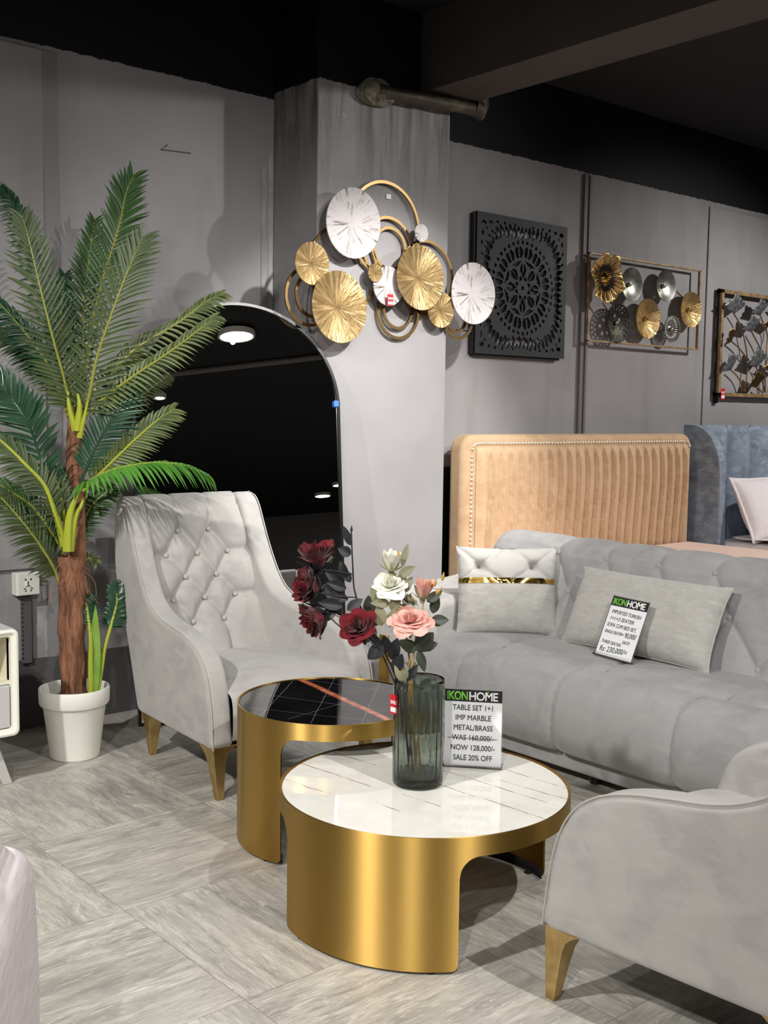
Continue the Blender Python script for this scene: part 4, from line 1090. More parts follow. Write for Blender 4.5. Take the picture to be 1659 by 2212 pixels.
rose_spray('short white silk rose low at the mouth of the vase', 'stem_tan',
    [bs(-0.004, 0.02), at(893, 1590, -0.01), at(888, 1500, -0.01), at(886, 1455)],
    [(at(888, 1442, 0.02), dr(0.3, 0.9, -0.1), 0.027, 0.5, 'rose_white')],
    [(at(876, 1470, -0.02), dr(-0.45, 0.9, 0.3), 0.05, 0.03, 'leaf_olive'), (at(880, 1468, -0.02), dr(0.55, 0.9, 0.3), 0.045, 0.02, 'leaf_black'), (at(905, 1490, 0.01), dr(0.75, 0.5, 0.1), 0.05, 0.03, 'leaf_dgreen')], 'leaf_olive',
    [(at(868, 1452, -0.02), dr(-0.2, 1, 0.2), 0.026, 'bud_ochre')])
# dark red roses on black stems
rose_spray('dark red silk rose spray with the topmost red bloom and a tall bare tip', 'stem_black',
    [bs(-0.012), at(868, 1510), at(846, 1440), at(800, 1350), at(768, 1285), at(762, 1220), at(759, 1150)],
    [(at(684, 1212, -0.02), dr(-0.12, 1.0, 0.3), 0.080, 0.38, 'rose_red'), (at(676, 1268, -0.02), dr(-0.75, 0.25, 0.45), 0.072, 0.42, 'rose_red')],
    [(at(757, 1178), dr(-0.35, 0.95, 0.1), 0.05, 0.018, 'leaf_black'), (at(758, 1198), dr(-0.8, 0.45, 0.3), 0.035, 0.026, 'leaf_black'), (at(735, 1262), dr(-0.7, 0.8, 0.2), 0.055, 0.026, 'leaf_black'),
     (at(745, 1250), dr(-0.2, 0.95, 0.2), 0.045, 0.022, 'leaf_black'), (at(728, 1268), dr(-0.9, -0.15, 0.3), 0.05, 0.026, 'leaf_black'), (at(752, 1295), dr(-0.95, 0.3, 0.3), 0.055, 0.024, 'leaf_black'),
     (at(748, 1272), dr(-0.75, 0.3, 0.3), 0.05, 0.024, 'leaf_black'), (at(757, 1258), dr(-0.5, 0.9, 0.0), 0.04, 0.02, 'leaf_black'), (at(715, 1215), dr(-0.3, 0.5, 0.1), 0.03, 0.02, 'leaf_olive')], 'leaf_black',
    [(at(759, 1150), dr(0.02, 1, 0), 0.02, 'stem_black')])
rose_spray('dark red silk rose spray with the largest red bloom, above the black table', 'stem_black',
    [bs(-0.016, 0.012), at(862, 1510, -0.02), at(842, 1450, -0.03), at(815, 1395, -0.035), at(795, 1370, -0.04)],
    [(at(776, 1356, -0.05), dr(-0.28, 0.6, 0.75), 0.056, 0.68, 'rose_red'), (at(690, 1332, -0.03), dr(-0.75, -0.35, 0.4), 0.074, 0.42, 'rose_red')],
    [(at(828, 1395, -0.03), dr(-0.75, -0.6, 0.3), 0.048, 0.034, 'leaf_black'), (at(822, 1398, -0.03), dr(-0.6, 0.75, 0.2), 0.045, 0.022, 'leaf_black'), (at(845, 1425, -0.02), dr(0.25, 0.95, 0.2), 0.055, 0.03, 'leaf_black'), (at(852, 1450, -0.02), dr(0.35, 0.9, 0.3), 0.05, 0.03, 'leaf_black'),
     (at(740, 1310, -0.02), dr(-0.85, 0.2, 0.3), 0.06, 0.028, 'leaf_black'), (at(735, 1300, -0.01), dr(-0.8, 0.6, 0.1), 0.05, 0.024, 'leaf_black'), (at(725, 1320, -0.02), dr(-0.6, -0.4, 0.2), 0.04, 0.022, 'leaf_black'), (at(750, 1318, -0.01), dr(0.6, 0.5, 0.1), 0.045, 0.024, 'leaf_black'), (at(838, 1410, -0.02), dr(-0.2, 0.9, 0.3), 0.045, 0.026, 'leaf_black')], 'leaf_black')

# ------------------------------------------------------------------ potted palm
PX, PY = 1.935, 4.20
palm = thing('potted_palm', 'tall artificial palm in a white pot against the left wall', 'potted plant', (PX, PY, 0))
def pz(py): return onP(160, py, (PX, PY, 0), vdp).z
vdp = Vector((PX, PY, 0)).normalized(); prt = Vector((vdp.y, -vdp.x, 0))
def pat(px, py, k=0.0): return onP(px, py, Vector((PX, PY, 1)) + vdp * k, vdp)
b = MB(); zr = 0.29
b.lathe([(0.001, 0.0), (0.092, 0.0), (0.098, 0.006), (0.125, zr - 0.075), (0.128, zr - 0.07), (0.136, zr - 0.068), (0.140, zr - 0.06), (0.142, zr - 0.008), (0.139, zr), (0.131, zr), (0.127, zr - 0.006), (0.122, zr - 0.05)], 56)
b.build('pot', 'white_pot', palm, sharp=30)
b = MB(); b.lathe([(0.001, zr - 0.035), (0.124, zr - 0.05)], 30, caps=False); b.build('pot_filler', 'soil', palm)
tr = [(158, 1535), (157, 1420), (156, 1300), (153, 1200)]
b = MB(); pts = bez([pat(*p) for p in tr], 40)
bz = []
def trunk(pts, radii, seed):
    b = MB(); n = 22
    def fn(u, v):
        k = int(round(v * (len(pts) - 1))); a = 2 * pi * u; p = pts[k]
        r = radii[k] * (1 + 0.07 * sin(3 * a + k * 0.25 + seed) + 0.05 * mnoise.noise(Vector((cos(a) * 2, sin(a) * 2, k * 0.25 + seed))) + 0.10 * max(0, mnoise.noise(Vector((cos(a) * 3, sin(a) * 3, k * 0.4)))))
        return p + Vector((cos(a), sin(a), 0)) * r
    b.grid(fn, n, len(pts), True); return b
o = trunk(pts, [0.052 + 0.003 * sin(k * 0.7) for k in range(40)], 1).build('trunk', 'bark', palm, world=True, sharp=0)
pts2 = bez([pat(165, 1240, 0.02), pat(167, 1100, 0.03), pat(160, 1010, 0.03), pat(162, 930, 0.03), pat(168, 880, 0.03)], 40)
trunk(pts2, [0.036 - 0.008 * k / 39 for k in range(40)], 4).build('trunk', 'bark', palm, world=True, sharp=0)
# fibres hanging from the crown
b = MB(); rf_ = random.Random(5)
for k in range(60):
    c = pat(rf_.uniform(128, 185), rf_.uniform(1190, 1300), -0.06 + rf_.uniform(0, 0.12)); d = Vector((rf_.uniform(-0.06, 0.06), rf_.uniform(-0.04, 0.02), rf_.uniform(-0.14, -0.03)))
    b.tube(bez([c, c + d * 0.5 + Vector((rf_.uniform(-.03, .03), 0, 0.01)), c + d], 6), 0.0011, 4, caps=False)
b.build('fibres', 'fibre', palm, world=True)
def frond(rpx, mat, Lmax, npairs=34, face=(-0.35, -0.9, 0.25), droop=0.25, ang0=55, start=0.16, wleaf=0.012, dark=False, pet='rachis', r0=0.0065):
    """rpx: rachis control points (px, py, depth offset)"""
    P_ = bez([pat(*q) for q in rpx], 60); fc = Vector(face).normalized()
    b = MB(); rnd = random.Random(int(rpx[0][0] * 7 + rpx[-1][1]))
    for k in range(npairs):
        t = start + (1 - start) * (k + 0.3) / npairs; i = t * 58; i0 = int(i); p = P_[i0].lerp(P_[i0 + 1], i - i0); tg = (P_[min(i0 + 2, 59)] - P_[max(i0 - 2, 0)]).normalized()
        n = (fc - tg * fc.dot(tg)).normalized(); s = tg.cross(n)
        L = Lmax * (0.35 + 0.65 * sin(pi * min(1, (t - start) / (1 - start) * 0.80 + 0.16)) ** 0.8)
        a = radians(ang0 - 26 * (t - start) / (1 - start))
        for sd in (-1, 1):
            aa = a + rnd.uniform(-0.07, 0.07); d = tg * cos(aa) + s * sd * sin(aa) + n * rnd.uniform(-0.05, 0.18); ll = L * rnd.uniform(0.9, 1.08)
            d.normalize(); nn = (n - d * n.dot(d)).normalized(); ss_ = d.cross(nn); w = wleaf * rnd.uniform(0.9, 1.15)
            vs = []
            for q in range(6):
                v = q / 5; wv = w * 0.5 * (0.45 + 0.55 * min(1, v * 4)) * (1 - max(0, v - 0.55) / 0.45) ** 0.8 + 0.0003
                c = p + d * (ll * v) + Vector((0, 0, -droop * ll * v * v)) + tg * (0.10 * ll * v * v)
                vs += [c - ss_ * wv + nn * wv * 0.6, c, c + ss_ * wv + nn * wv * 0.6]
            fs = []
            for q in range(5): fs += [(q * 3, q * 3 + 1, q * 3 + 4, q * 3 + 3), (q * 3 + 1, q * 3 + 2, q * 3 + 5, q * 3 + 4)]
            b.add(vs, fs)
    fo = b.build('frond', mat, palm, world=True, sharp=0, merge=0)
    b = MB(); b.tube(P_, [r0 * (1 - 0.8 * i / 59) + 0.0008 for i in range(60)], 7); b.build('midrib', pet, fo, world=True)
    return fo
F = frond
UP = (170, 905, 0.0); LO = (150, 1175, 0.0)
# upper crown
F([(166, 910, 0), (150, 866, -0.03), (135, 805, -0.06), (113, 726, -0.10), (88, 627, -0.12), (64, 525, -0.11), (48, 466, -0.09)], 'palm_a', 0.172, 38, face=(-0.25, -0.95, 0.2), start=0.12)
F([(172, 915, 0), (190, 866, -0.05), (208, 778, -0.09), (235, 695, -0.12), (264, 616, -0.13), (286, 562, -0.12), (312, 506, -0.10)], 'palm_a', 0.172, 38, face=(-0.45, -0.88, 0.2), start=0.1)
F([(175, 900, 0.08), (196, 720, 0.10), (222, 606, 0.08), (242, 541, 0.05), (261, 474, 0.02), (271, 423, 0.0), (290, 374, -0.02)], 'palm_b', 0.155, 38, face=(-0.6, -0.75, 0.2), start=0.12)
F([(160, 900, 0.06), (120, 740, 0.10), (82, 600, 0.10), (55, 500, 0.08), (28, 440, 0.04), (2, 400, 0.0)], 'palm_c', 0.11, 34, face=(-0.2, -0.8, 0.5), droop=0.6, pet='palm_c')
F([(165, 900, 0.1), (176, 760, 0.16), (182, 640, 0.18), (192, 560, 0.18), (204, 470, 0.16)], 'palm_b', 0.12, 34, face=(-0.3, -0.9, 0.2))
F([(176, 900, 0), (215, 828, 0.0), (260, 785, -0.02), (300, 748, -0.03), (388, 695, -0.04), (440, 655, -0.03), (484, 630, -0.02)], 'palm_e', 0.10, 38, face=(0.1, -0.75, 0.65), droop=0.5, start=0.15)
F([(178, 905, -0.02), (222, 862, -0.06), (293, 809, -0.1), (371, 757, -0.12), (439, 705, -0.12), (470, 682, -0.12)], 'palm_e', 0.085, 36, face=(0.0, -0.8, 0.6), droop=0.45, start=0.15)
F([(150, 905, 0.05), (110, 800, 0.06), (70, 740, 0.05), (30, 690, 0.02), (-15, 640, 0.0)], 'palm_c', 0.13, 32, face=(-0.1, -0.8, 0.5), droop=0.5, pet='rachis')
F([(155, 915, 0.05), (120, 830, 0.1), (85, 780, 0.1), (40, 735, 0.08), (-5, 712, 0.06)], 'palm_a', 0.12, 32, face=(-0.1, -0.8, 0.5), droop=0.5)
F([(160, 905, 0.08), (140, 760, 0.18), (132, 680, 0.2), (140, 590, 0.2)], 'palm_c', 0.11, 30, face=(-0.3, -0.9, 0.2))
# middle
F([(175, 1040, 0), (204, 972, -0.04), (243, 900, -0.06), (270, 845, -0.05), (292, 790, -0.03)], 'palm_c', 0.135, 34, face=(-0.6, -0.75, 0.25), start=0.08, pet='palm_c')
F([(180, 1060, 0), (236, 1004, -0.08), (287, 954, -0.10), (337, 910, -0.10), (378, 882, -0.09)], 'palm_e', 0.105, 34, face=(-0.1, -0.85, 0.5), droop=0.35, start=0.08, pet='petiole')
F([(168, 1062, -0.04), (200, 1035, -0.14), (255, 1012, -0.18), (330, 1000, -0.2), (400, 1006, -0.19), (455, 1030, -0.17)], 'palm_d', 0.105, 36, face=(0.0, -0.35, 0.93), droop=0.85, start=0.04, wleaf=0.016)
F([(130, 1110, 0), (100, 1030, -0.05), (67, 930, -0.09), (38, 880, -0.10), (-2, 830, -0.09), (-50, 780, -0.08)], 'palm_c', 0.15, 32, face=(-0.45, -0.85, 0.3), start=0.10, wleaf=0.02, pet='palm_c')
# lower crown
F([(146, 1185, -0.05), (122, 1120, -0.10), (97, 1052, -0.12), (56, 1005, -0.14), (2, 953, -0.14), (-50, 920, -0.13)], 'palm_a', 0.135, 38, face=(0.1, -0.9, 0.45), droop=0.4, start=0.2, pet='petiole', r0=0.012)
F([(128, 1260, 0.0), (113, 1222, -0.03), (90, 1184, -0.06), (52, 1132, -0.1), (2, 1075, -0.12), (-50, 1030, -0.12)], 'palm_a', 0.14, 36, face=(0.15, -0.9, 0.4), droop=0.35, start=0.1)
F([(140, 1200, 0.05), (110, 1150, 0.04), (70, 1095, 0.02), (20, 1060, 0.0), (-30, 1030, 0)], 'palm_b', 0.13, 34, face=(0.1, -0.9, 0.4), droop=0.4, start=0.1)
F([(160, 1190, 0.06), (178, 1130, 0.08), (205, 1085, 0.08), (246, 1052, 0.08)], 'palm_b', 0.09, 24, face=(-0.2, -0.8, 0.5), droop=0.4, start=0.1)
F([(150, 1185, -0.03), (140, 1120, -0.05), (128, 1060, -0.05), (112, 1015, -0.04)], 'palm_a', 0.08, 24, face=(-0.3, -0.9, 0.2), start=0.3, pet='petiole', r0=0.009)
F([(155, 1185, 0.02), (160, 1120, 0.03), (175, 1060, 0.05), (150, 1020, 0.05), (120, 1030, 0.05)], 'palm_a', 0.07, 20, face=(-0.2, -0.8, 0.4), droop=0.6, start=0.3)
F([(170, 1230, 0.05), (190, 1206, 0.06), (206, 1214, 0.05)], 'palm_e', 0.045, 8, droop=0.3, start=0.2, wleaf=0.012)
# bare yellow leaf bases
def petiole(pts, r):
    b = MB(); q = bez([pat(*p) for p in pts], 24); b.tube(q, [r * (1 - 0.75 * (i / 23)) for i in range(24)], 8); b.build('leaf_base', 'petiole', palm, world=True)
petiole([(140, 1178, -0.06), (122, 1115, -0.07), (104, 1070, -0.08), (97, 1048, -0.1)], 0.018)
petiole([(146, 1190, -0.08), (150, 1120, -0.09), (160, 1085, -0.09), (174, 1058, -0.08)], 0.021)
petiole([(152, 1190, -0.075), (162, 1120, -0.08), (176, 1090, -0.07), (188, 1062, -0.06)], 0.016)
petiole([(163, 930, -0.04), (150, 880, -0.05), (147, 845, -0.05)], 0.015)
petiole([(166, 930, -0.05), (172, 880, -0.06), (168, 850, -0.06)], 0.017)
petiole([(172, 945, -0.045), (180, 910, -0.06), (190, 866, -0.06)], 0.013)
# young shoots in the same pot
sh1 = [(198, 1520, -0.05), (203, 1440, -0.05), (206, 1380, -0.04), (203, 1330, -0.03)]
for pts_, mt_, L_, np_ in (([(196, 1520, -0.06), (196, 1440, -0.06), (195, 1370, -0.05), (187, 1310, 0.0), (180, 1275, 0.03)], 'palm_c', 0.075, 18),
                           ([(206, 1520, -0.05), (218, 1450, -0.05), (226, 1400, -0.03), (240, 1350, 0.02), (252, 1300, 0.05), (250, 1260, 0.06)], 'palm_c', 0.085, 20)):
    F(pts_, mt_, L_, np_, start=0.58, droop=0.5, pet='petiole', r0=0.011, face=(-0.3, -0.9, 0.2), wleaf=0.02)
b = MB()
leaf_into(b, pat(201, 1520, -0.06), pat(206, 1330, -0.05) - pat(201, 1520, -0.06), -vdp, 0.40, 0.05, 0.5, 0.03, 5, 14); leaf_into(b, pat(208, 1520, -0.06), pat(212, 1380, -0.05) - pat(208, 1520, -0.06), -vdp, 0.30, 0.035, 0.5, 0.02, 5, 14)
b.build('young_leaf', leaf_mat('young_palm_leaf', rgb(138, 170, 70), rgb(112, 146, 58)), palm, world=True, sharp=0, merge=0)

# ------------------------------------------------------------------ wall socket with conduit
so = thing('wall_socket', 'white double wall socket box on the left wall', 'socket', (1.93, YW, 0.655))
b = MB(); b.box(-0.05, 0.054, -0.055, 0.0, -0.049, 0.051); b.build('box', 'plastic', so, bevel=0.004)
b = MB(); b.box(-0.046, 0.052, -0.062, -0.054, -0.047, 0.050); b.build('faceplate', 'plastic', so, bevel=0.003)
b = MB()
for x, z, w, h in ((-0.012, 0.022, 0.006, 0.007), (0.012, 0.022, 0.006, 0.007), (0.0, 0.008, 0.004, 0.012), (0.0, -0.004, 0.007, 0.006), (-0.016, -0.018, 0.009, 0.004), (0.016, -0.018, 0.009, 0.004), (-0.012, -0.027, 0.005, 0.006), (0.012, -0.027, 0.005, 0.006), (-0.008, -0.009, 0.005, 0.003), (0.008, -0.009, 0.005, 0.003)):
    b.box(x - w / 2, x + w / 2, -0.0635, -0.0618, z - h / 2, z + h / 2)
b.build('pin_holes', 'hole', so)
cd = thing('cable_conduit', 'dark grey slotted cable conduit running down the wall below the socket', 'conduit', (1.935, YW, 0.0))
b = MB(); b.box(-0.022, 0.022, -0.03, -0.012, 0.30, 0.606); b.build('channel', 'conduit', cd, bevel=0.002)
b = MB()
for k in range(14): b.box(-0.0225, -0.018, -0.0315, -0.0295, 0.32 + 0.02 * k, 0.33 + 0.02 * k)
b.build('slots', 'hole', cd)

# ------------------------------------------------------------------ TV cabinet at the left edge
cab = thing('tv_cabinet', 'white-framed low cabinet with open cream shelf at the left edge', 'cabinet', (1.0, 4.17, 0))
X0, X1, Y0, Y1, Z0, Z1 = 0.20, 1.605, 3.955, 4.40, 0.205, 0.605
b = MB(); b.box(X0, X1, Y0 + 0.012, Y1, Z0, Z0 + 0.02); b.box(X0, X1, Y0 + 0.012, Y1, Z1 - 0.02, Z1); b.box(X1 - 0.02, X1, Y0 + 0.012, Y1, Z0, Z1); b.box(X0, X0 + 0.02, Y0 + 0.012, Y1, Z0, Z1)
b.build('carcass', 'cab_side', cab, world=True, bevel=0.012)
b = MB(); b.box(X0 + 0.02, X1 - 0.02, Y1 - 0.02, Y1 - 0.005, Z0 + 0.02, Z1 - 0.02); b.box(X0 + 0.02, X1 - 0.02, Y0 + 0.03, Y1 - 0.02, 0.395, 0.41)
b.box(X0 + 0.02, X0 + 0.026, Y0 + 0.03, Y1 - 0.02, 0.41, Z1 - 0.02); b.box(X1 - 0.026, X1 - 0.02, Y0 + 0.03, Y1 - 0.02, 0.41, Z1 - 0.02); b.box(X0 + 0.02, X1 - 0.02, Y0 + 0.03, Y1 - 0.02, Z1 - 0.026, Z1 - 0.02)
b.build('shelf_lining', 'cream', cab, world=True)
def rrect(x0, x1, z0, z1, r, n=6):
    out = []
    for cx, cz, a0 in ((x1 - r, z1 - r, 0), (x0 + r, z1 - r, pi / 2), (x0 + r, z0 + r, pi), (x1 - r, z0 + r, 1.5 * pi)):
        for i in range(n + 1): out.append((cx + r * cos(a0 + pi / 2 * i / n), cz + r * sin(a0 + pi / 2 * i / n)))
    return out
b = MB(); o1, i1 = rrect(X0, X1, Z0, Z1, 0.022), rrect(X0 + 0.026, X1 - 0.026, Z0 + 0.026, Z1 - 0.026, 0.012)
o2, i2 = rrect(X0 + 0.008, X1 - 0.008, Z0 + 0.008, Z1 - 0.008, 0.018), rrect(X0 + 0.014, X1 - 0.014, Z0 + 0.014, Z1 - 0.014, 0.016)
rings = [(o1, Y0 + 0.02), (o1, Y0 + 0.003), (o2, Y0), (i2, Y0 + 0.002), (rrect(X0 + 0.015, X1 - 0.015, Z0 + 0.015, Z1 - 0.015, 0.016), Y0 + 0.008), (i1, Y0 + 0.010), (i1, Y0 + 0.05)]
n = len(o1)
for (ra, ya), (rb_, yb) in zip(rings, rings[1:]):
    for i in range(n):
        j = (i + 1) % n; b.add([(ra[i][0], ya, ra[i][1]), (ra[j][0], ya, ra[j][1]), (rb_[j][0], yb, rb_[j][1]), (rb_[i][0], yb, rb_[i][1])], [(0, 1, 2, 3)])
b.build('front_frame', 'white_frame', cab, world=True, sharp=30)
b = MB(); b.box(X0 + 0.03, X1 - 0.03, Y0 + 0.014, Y0 + 0.032, Z0 + 0.03, 0.393); b.build('drawer', 'grey_drawer', cab, world=True, bevel=0.003)
for fx in (1.50, 0.30):
    for fy in (4.04, 4.32):
        s = 1 if fx > 1 else -1; b = MB(); vs = []
        for z, dx, w in ((0.205, 0.0, 0.032), (0.0, 0.085, 0.018)):
            vs += [(fx + s * dx - w, fy - w * 0.8, z), (fx + s * dx + w, fy - w * 0.8, z), (fx + s * dx + w, fy + w * 0.8, z), (fx + s * dx - w, fy + w * 0.8, z)]
        b.add(vs, [(0, 1, 2, 3), (7, 6, 5, 4)] + [(i, (i + 1) % 4, 4 + (i + 1) % 4, 4 + i) for i in range(4)]); b.build('leg', 'cab_side', cab, world=True, bevel=0.003)
b = MB(); b.box(0.3, 1.52, 4.02, 4.34, 0.17, 0.205); b.build('plinth', 'cab_side', cab, world=True)

# ------------------------------------------------------------------ white upholstered sofa in the left foreground
K_ = onY(86, 2100, 2.0)
fs_ = thing('white_sofa', 'white ribbed upholstered sofa corner cut off at the lower left', 'sofa', (K_.x, K_.y, 0), radians(-30))
def soft_block(x0, x1, y0, y1, z0, z1, rv, rt, name, mat='linen', bulge=0.0):
    """upholstered block with rounded vertical corners (rv) and a rounded top edge (rt)"""
    b = MB(); cxm, cym = (x0 + x1) / 2, (y0 + y1) / 2
    def outline(ins):
        o = []
        r = max(0.004, rv - ins)
        for cx, cy, a0 in ((x1 - ins - r, y1 - ins - r, 0), (x0 + ins + r, y1 - ins - r, pi / 2), (x0 + ins + r, y0 + ins + r, pi), (x1 - ins - r, y0 + ins + r, 1.5 * pi)):
            for i in range(9): o.append((cx + r * cos(a0 + pi / 2 * i / 8), cy + r * sin(a0 + pi / 2 * i / 8)))
        return o
    prof = [(0.012, z0), (0.0, z0 + 0.012)] + [(-bulge * sin(pi * k / 10), z0 + 0.012 + (z1 - rt - z0 - 0.012) * k / 10) for k in range(1, 11)] + [(rt * (1 - cos(pi / 2 * k / 8)), z1 - rt + rt * sin(pi / 2 * k / 8)) for k in range(1, 9)]
    n = 36; vs = []
    for ins, z in prof: vs += [(x, y, z) for x, y in outline(ins)]
    fs = [(i * n + j, i * n + (j + 1) % n, (i + 1) * n + (j + 1) % n, (i + 1) * n + j) for i in range(len(prof) - 1) for j in range(n)]
    fs += [tuple(range(n - 1, -1, -1)), tuple((len(prof) - 1) * n + j for j in range(n))]
    b.add(vs, fs); return b.build(name, mat, fs_, sharp=50)
soft_block(-0.30, 0.0, -0.85, 0.0, 0.05, 0.607, 0.06, 0.07, 'arm', bulge=0.006)
soft_block(-1.6, -0.30, -0.85, -0.02, 0.05, 0.40, 0.04, 0.03, 'base')
soft_block(-1.58, -0.31, -0.70, -0.01, 0.40, 0.54, 0.05, 0.05, 'seat_cushion', bulge=0.01)
soft_block(-0.27, -0.05, -0.55, -0.05, 0.597, 0.647, 0.05, 0.03, 'arm_pad', bulge=0.006)
b = MB(); b.tube([(-0.27 + 0.22 * (0.5 + 0.5 * cos(a)) ** 1, -0.30 + 0.25 * sin(a), 0.627) for a in [2 * pi * k / 48 for k in range(48)]], 0.004, 6, closed=True); b.build('piping', 'linen', fs_)
for lx, ly in ((-1.5, -0.75), (-1.5, -0.1), (-0.1, -0.75), (-0.1, -0.1)):
    b = MB(); b.lathe([(0.02, 0), (0.025, 0.06)], 12, (lx, ly, 0)); b.build('foot', 'black', fs_)

# ------------------------------------------------------------------ tan bed
bed = thing('tan_bed', 'tan velvet bed with pleated headboard, nailhead trim and peach cover behind the sofa', 'bed', (5.5, 3.6, 0))
hx0, hx1, hz = 4.385, 6.60, 1.305; hy0, hy1 = 4.46, 4.58
b = MB(); out = [(hx0, 0.1), (hx1, 0.1)] + [(hx1 - 0.09 + 0.09 * cos(a), hz - 0.09 + 0.09 * sin(a)) for a in [pi / 2 * i / 8 for i in range(9)]] + [(hx0 + 0.09 - 0.09 * sin(a), hz - 0.09 + 0.09 * cos(a)) for a in [pi / 2 * i / 8 for i in range(9)]]
b.prism(out, lambda p: (p[0], hy0, p[1]), lambda p: (p[0], hy1, p[1])); hb = b.build('headboard', 'velvet_tan', bed, world=True, bevel=0.035, seg=5, sharp=0)
pr0, pr1, ptop, pbot = hx0 + 0.105, hx1 - 0.05, hz - 0.075, 0.53; NP = 24
def pleat(u, v):
    x = pr0 + (pr1 - pr0) * u; z = pbot + (ptop - pbot) * v
    if u > 0.90 or u < 0.02: g = 0
    k = u * NP + 0.12 * sin(2 * pi * v * 0.9 + 0.4) ; f = k - floor(k)
    r = 0.034 * ((1 - f) ** 0.8 if f > 0.07 else f * 13.4)
    e = min(1, (1 - v) * 12) ** 0.5 * min(1, v * 16) ** 0.5 * min(1, u * 40) * min(1, (1 - u) * 40)
    sag = 0.018 * sin(pi * v) ** 0.6
    return (x, hy0 - 0.004 - (r + sag) * e, z)
b = MB(); b.grid(pleat, NP * 14 + 1, 34); b.build('pleated_panel', 'velvet_tan', hb, world=True, sharp=38)
b = MB(); path = []
zt = hz - 0.052; xl = hx0 + 0.072; xr = hx1 - 0.03; r = 0.05; st = 0.0262
z = 0.55
while z < zt - r: path.append((xl, z)); z += st
for i in range(1, 4): a = pi / 2 * i / 4; path.append((xl + r - r * cos(a), zt - r + r * sin(a)))
x = xl + r
while x < xr - r: path.append((x, zt)); x += st
for i in range(1, 4): a = pi / 2 * i / 4; path.append((xr - r + r * sin(a), zt - r + r * cos(a)))
for x, z in path: b.ball((x, hy0 - 0.004, z), (0.0098, 0.007, 0.0098), 8, 6)
o = b.build('nailhead_trim', 'nail', hb, world=True); o['label'] = 'row of bright nailheads'
b = MB(); b.box(4.46, 6.56, 2.45, 4.46, 0.10, 0.34); b.build('bed_frame', 'velvet_tan', bed, world=True, bevel=0.03)
b = MB(); b.box(4.48, 6.54, 2.47, 4.44, 0.34, 0.572); o = b.build('mattress', 'peach', bed, world=True, bevel=0.06, seg=5); o['label'] = 'peach covered mattress'
for lx in (4.6, 6.4):
    for ly in (2.6, 4.3):
        b = MB(); b.lathe([(0.03, 0), (0.035, 0.1)], 12, (lx, ly, 0)); b.build('leg', 'black', bed, world=True)

# ------------------------------------------------------------------ slate blue bed
bb = thing('blue_bed', 'slate blue velvet wingback bed with vertical channels at the right edge', 'bed', (7.7, 3.5, 0))
wx = 6.69; wz = 1.37
wing = [(4.60, 0.10), (4.28, 0.10), (4.285, 0.6), (4.29, 1.0), (4.30, 1.10), (4.325, 1.20), (4.37, 1.28), (4.43, 1.335), (4.50, wz - 0.005), (4.60, wz)]
for s, xx in ((1, wx), (-1, 8.95)):
    b = MB(); b.prism(wing, lambda p: (xx, p[0], p[1]), lambda p: (xx + s * 0.09, p[0], p[1])); b.build('wing', 'velvet_blue', bb, world=True, bevel=0.012, seg=3, sharp=0)
b = MB(); NC = 7
def chan(u, v):
    x = wx + 0.08 + (8.87 - wx - 0.08) * u; k = u * NC; f = k - floor(k); z = 0.3 + (wz - 0.005 - 0.3) * v
    h = 0.045 * (1 - abs(2 * f - 1) ** 4); e = 1 - max(0, (v - 0.96) / 0.04) ** 2
    return (x, 4.50 - h * sqrt(max(0, e)), z)
b.grid(chan, NC * 18 + 1, 40); b.build('channel_panel', 'velvet_blue', bb, world=True, sharp=0)
b = MB(); b.box(wx + 0.07, 8.88, 4.50, 4.60, 0.1, wz - 0.008); b.build('headboard_back', 'velvet_blue', bb, world=True)
b = MB(); b.box(wx + 0.05, 8.9, 2.3, 4.45, 0.1, 0.36); b.build('bed_frame', 'velvet_blue', bb, world=True, bevel=0.03)
b = MB(); b.box(wx + 0.10, 8.85, 2.32, 4.44, 0.36, 0.56); b.build('mattress', 'linen_white', bb, world=True, bevel=0.05, seg=4)
for lx in (6.9, 8.7):
    for ly in (2.5, 4.3):
        b = MB(); b.lathe([(0.03, 0), (0.035, 0.1)], 12, (lx, ly, 0)); b.build('leg', 'black', bb, world=True)
def sheet(u, v):
    x = wx + 0.12 + (8.83 - wx - 0.12) * u; s = v * 1.0
    w = 0.012 * mnoise.noise(Vector((x * 7, v * 5, 0))) + 0.008 * mnoise.noise(Vector((x * 19, v * 9, 3)))
    y = 4.25 - 1.75 * v
    return (x, y, 0.575 + w + 0.02 * (1 - v))
b = MB(); b.grid(sheet, 120, 60); o = b.build('bed_sheet', 'linen_white', None, solid=0.006, sharp=0); tag(o, 'crumpled white bed sheet spread over the slate blue bed', 'bed sheet')
b, shp3 = cushion(0.72, 0.46, 0.20, pinch=0.06); pl = thing('bed_pillow', 'plump white pillow with flanged edge leaning on the slate blue headboard', 'pillow')
b.build('pillow_body', 'linen_white', pl, sharp=0)
b = MB(); edge = [shp3(u / 40, 0, 0) for u in range(41)] + [shp3(1, u / 30, 0) for u in range(1, 31)] + [shp3(1 - u / 40, 1, 0) for u in range(1, 41)] + [shp3(0, 1 - u / 30, 0) for u in range(1, 30)]
ne = len(edge)
for i in range(ne):
    p, q = Vector(edge[i]), Vector(edge[(i + 1) % ne]); b.add([p * 0.97, q * 0.97, q * 1.07, p * 1.07], [(0, 1, 2, 3)])
b.build('flange', 'linen_white', pl, solid=0.008, sharp=0)
frame_obj(pl, (7.16, 4.18, 0.785), (1, 0.02, 0), (0.0, 0.42, 0.9))

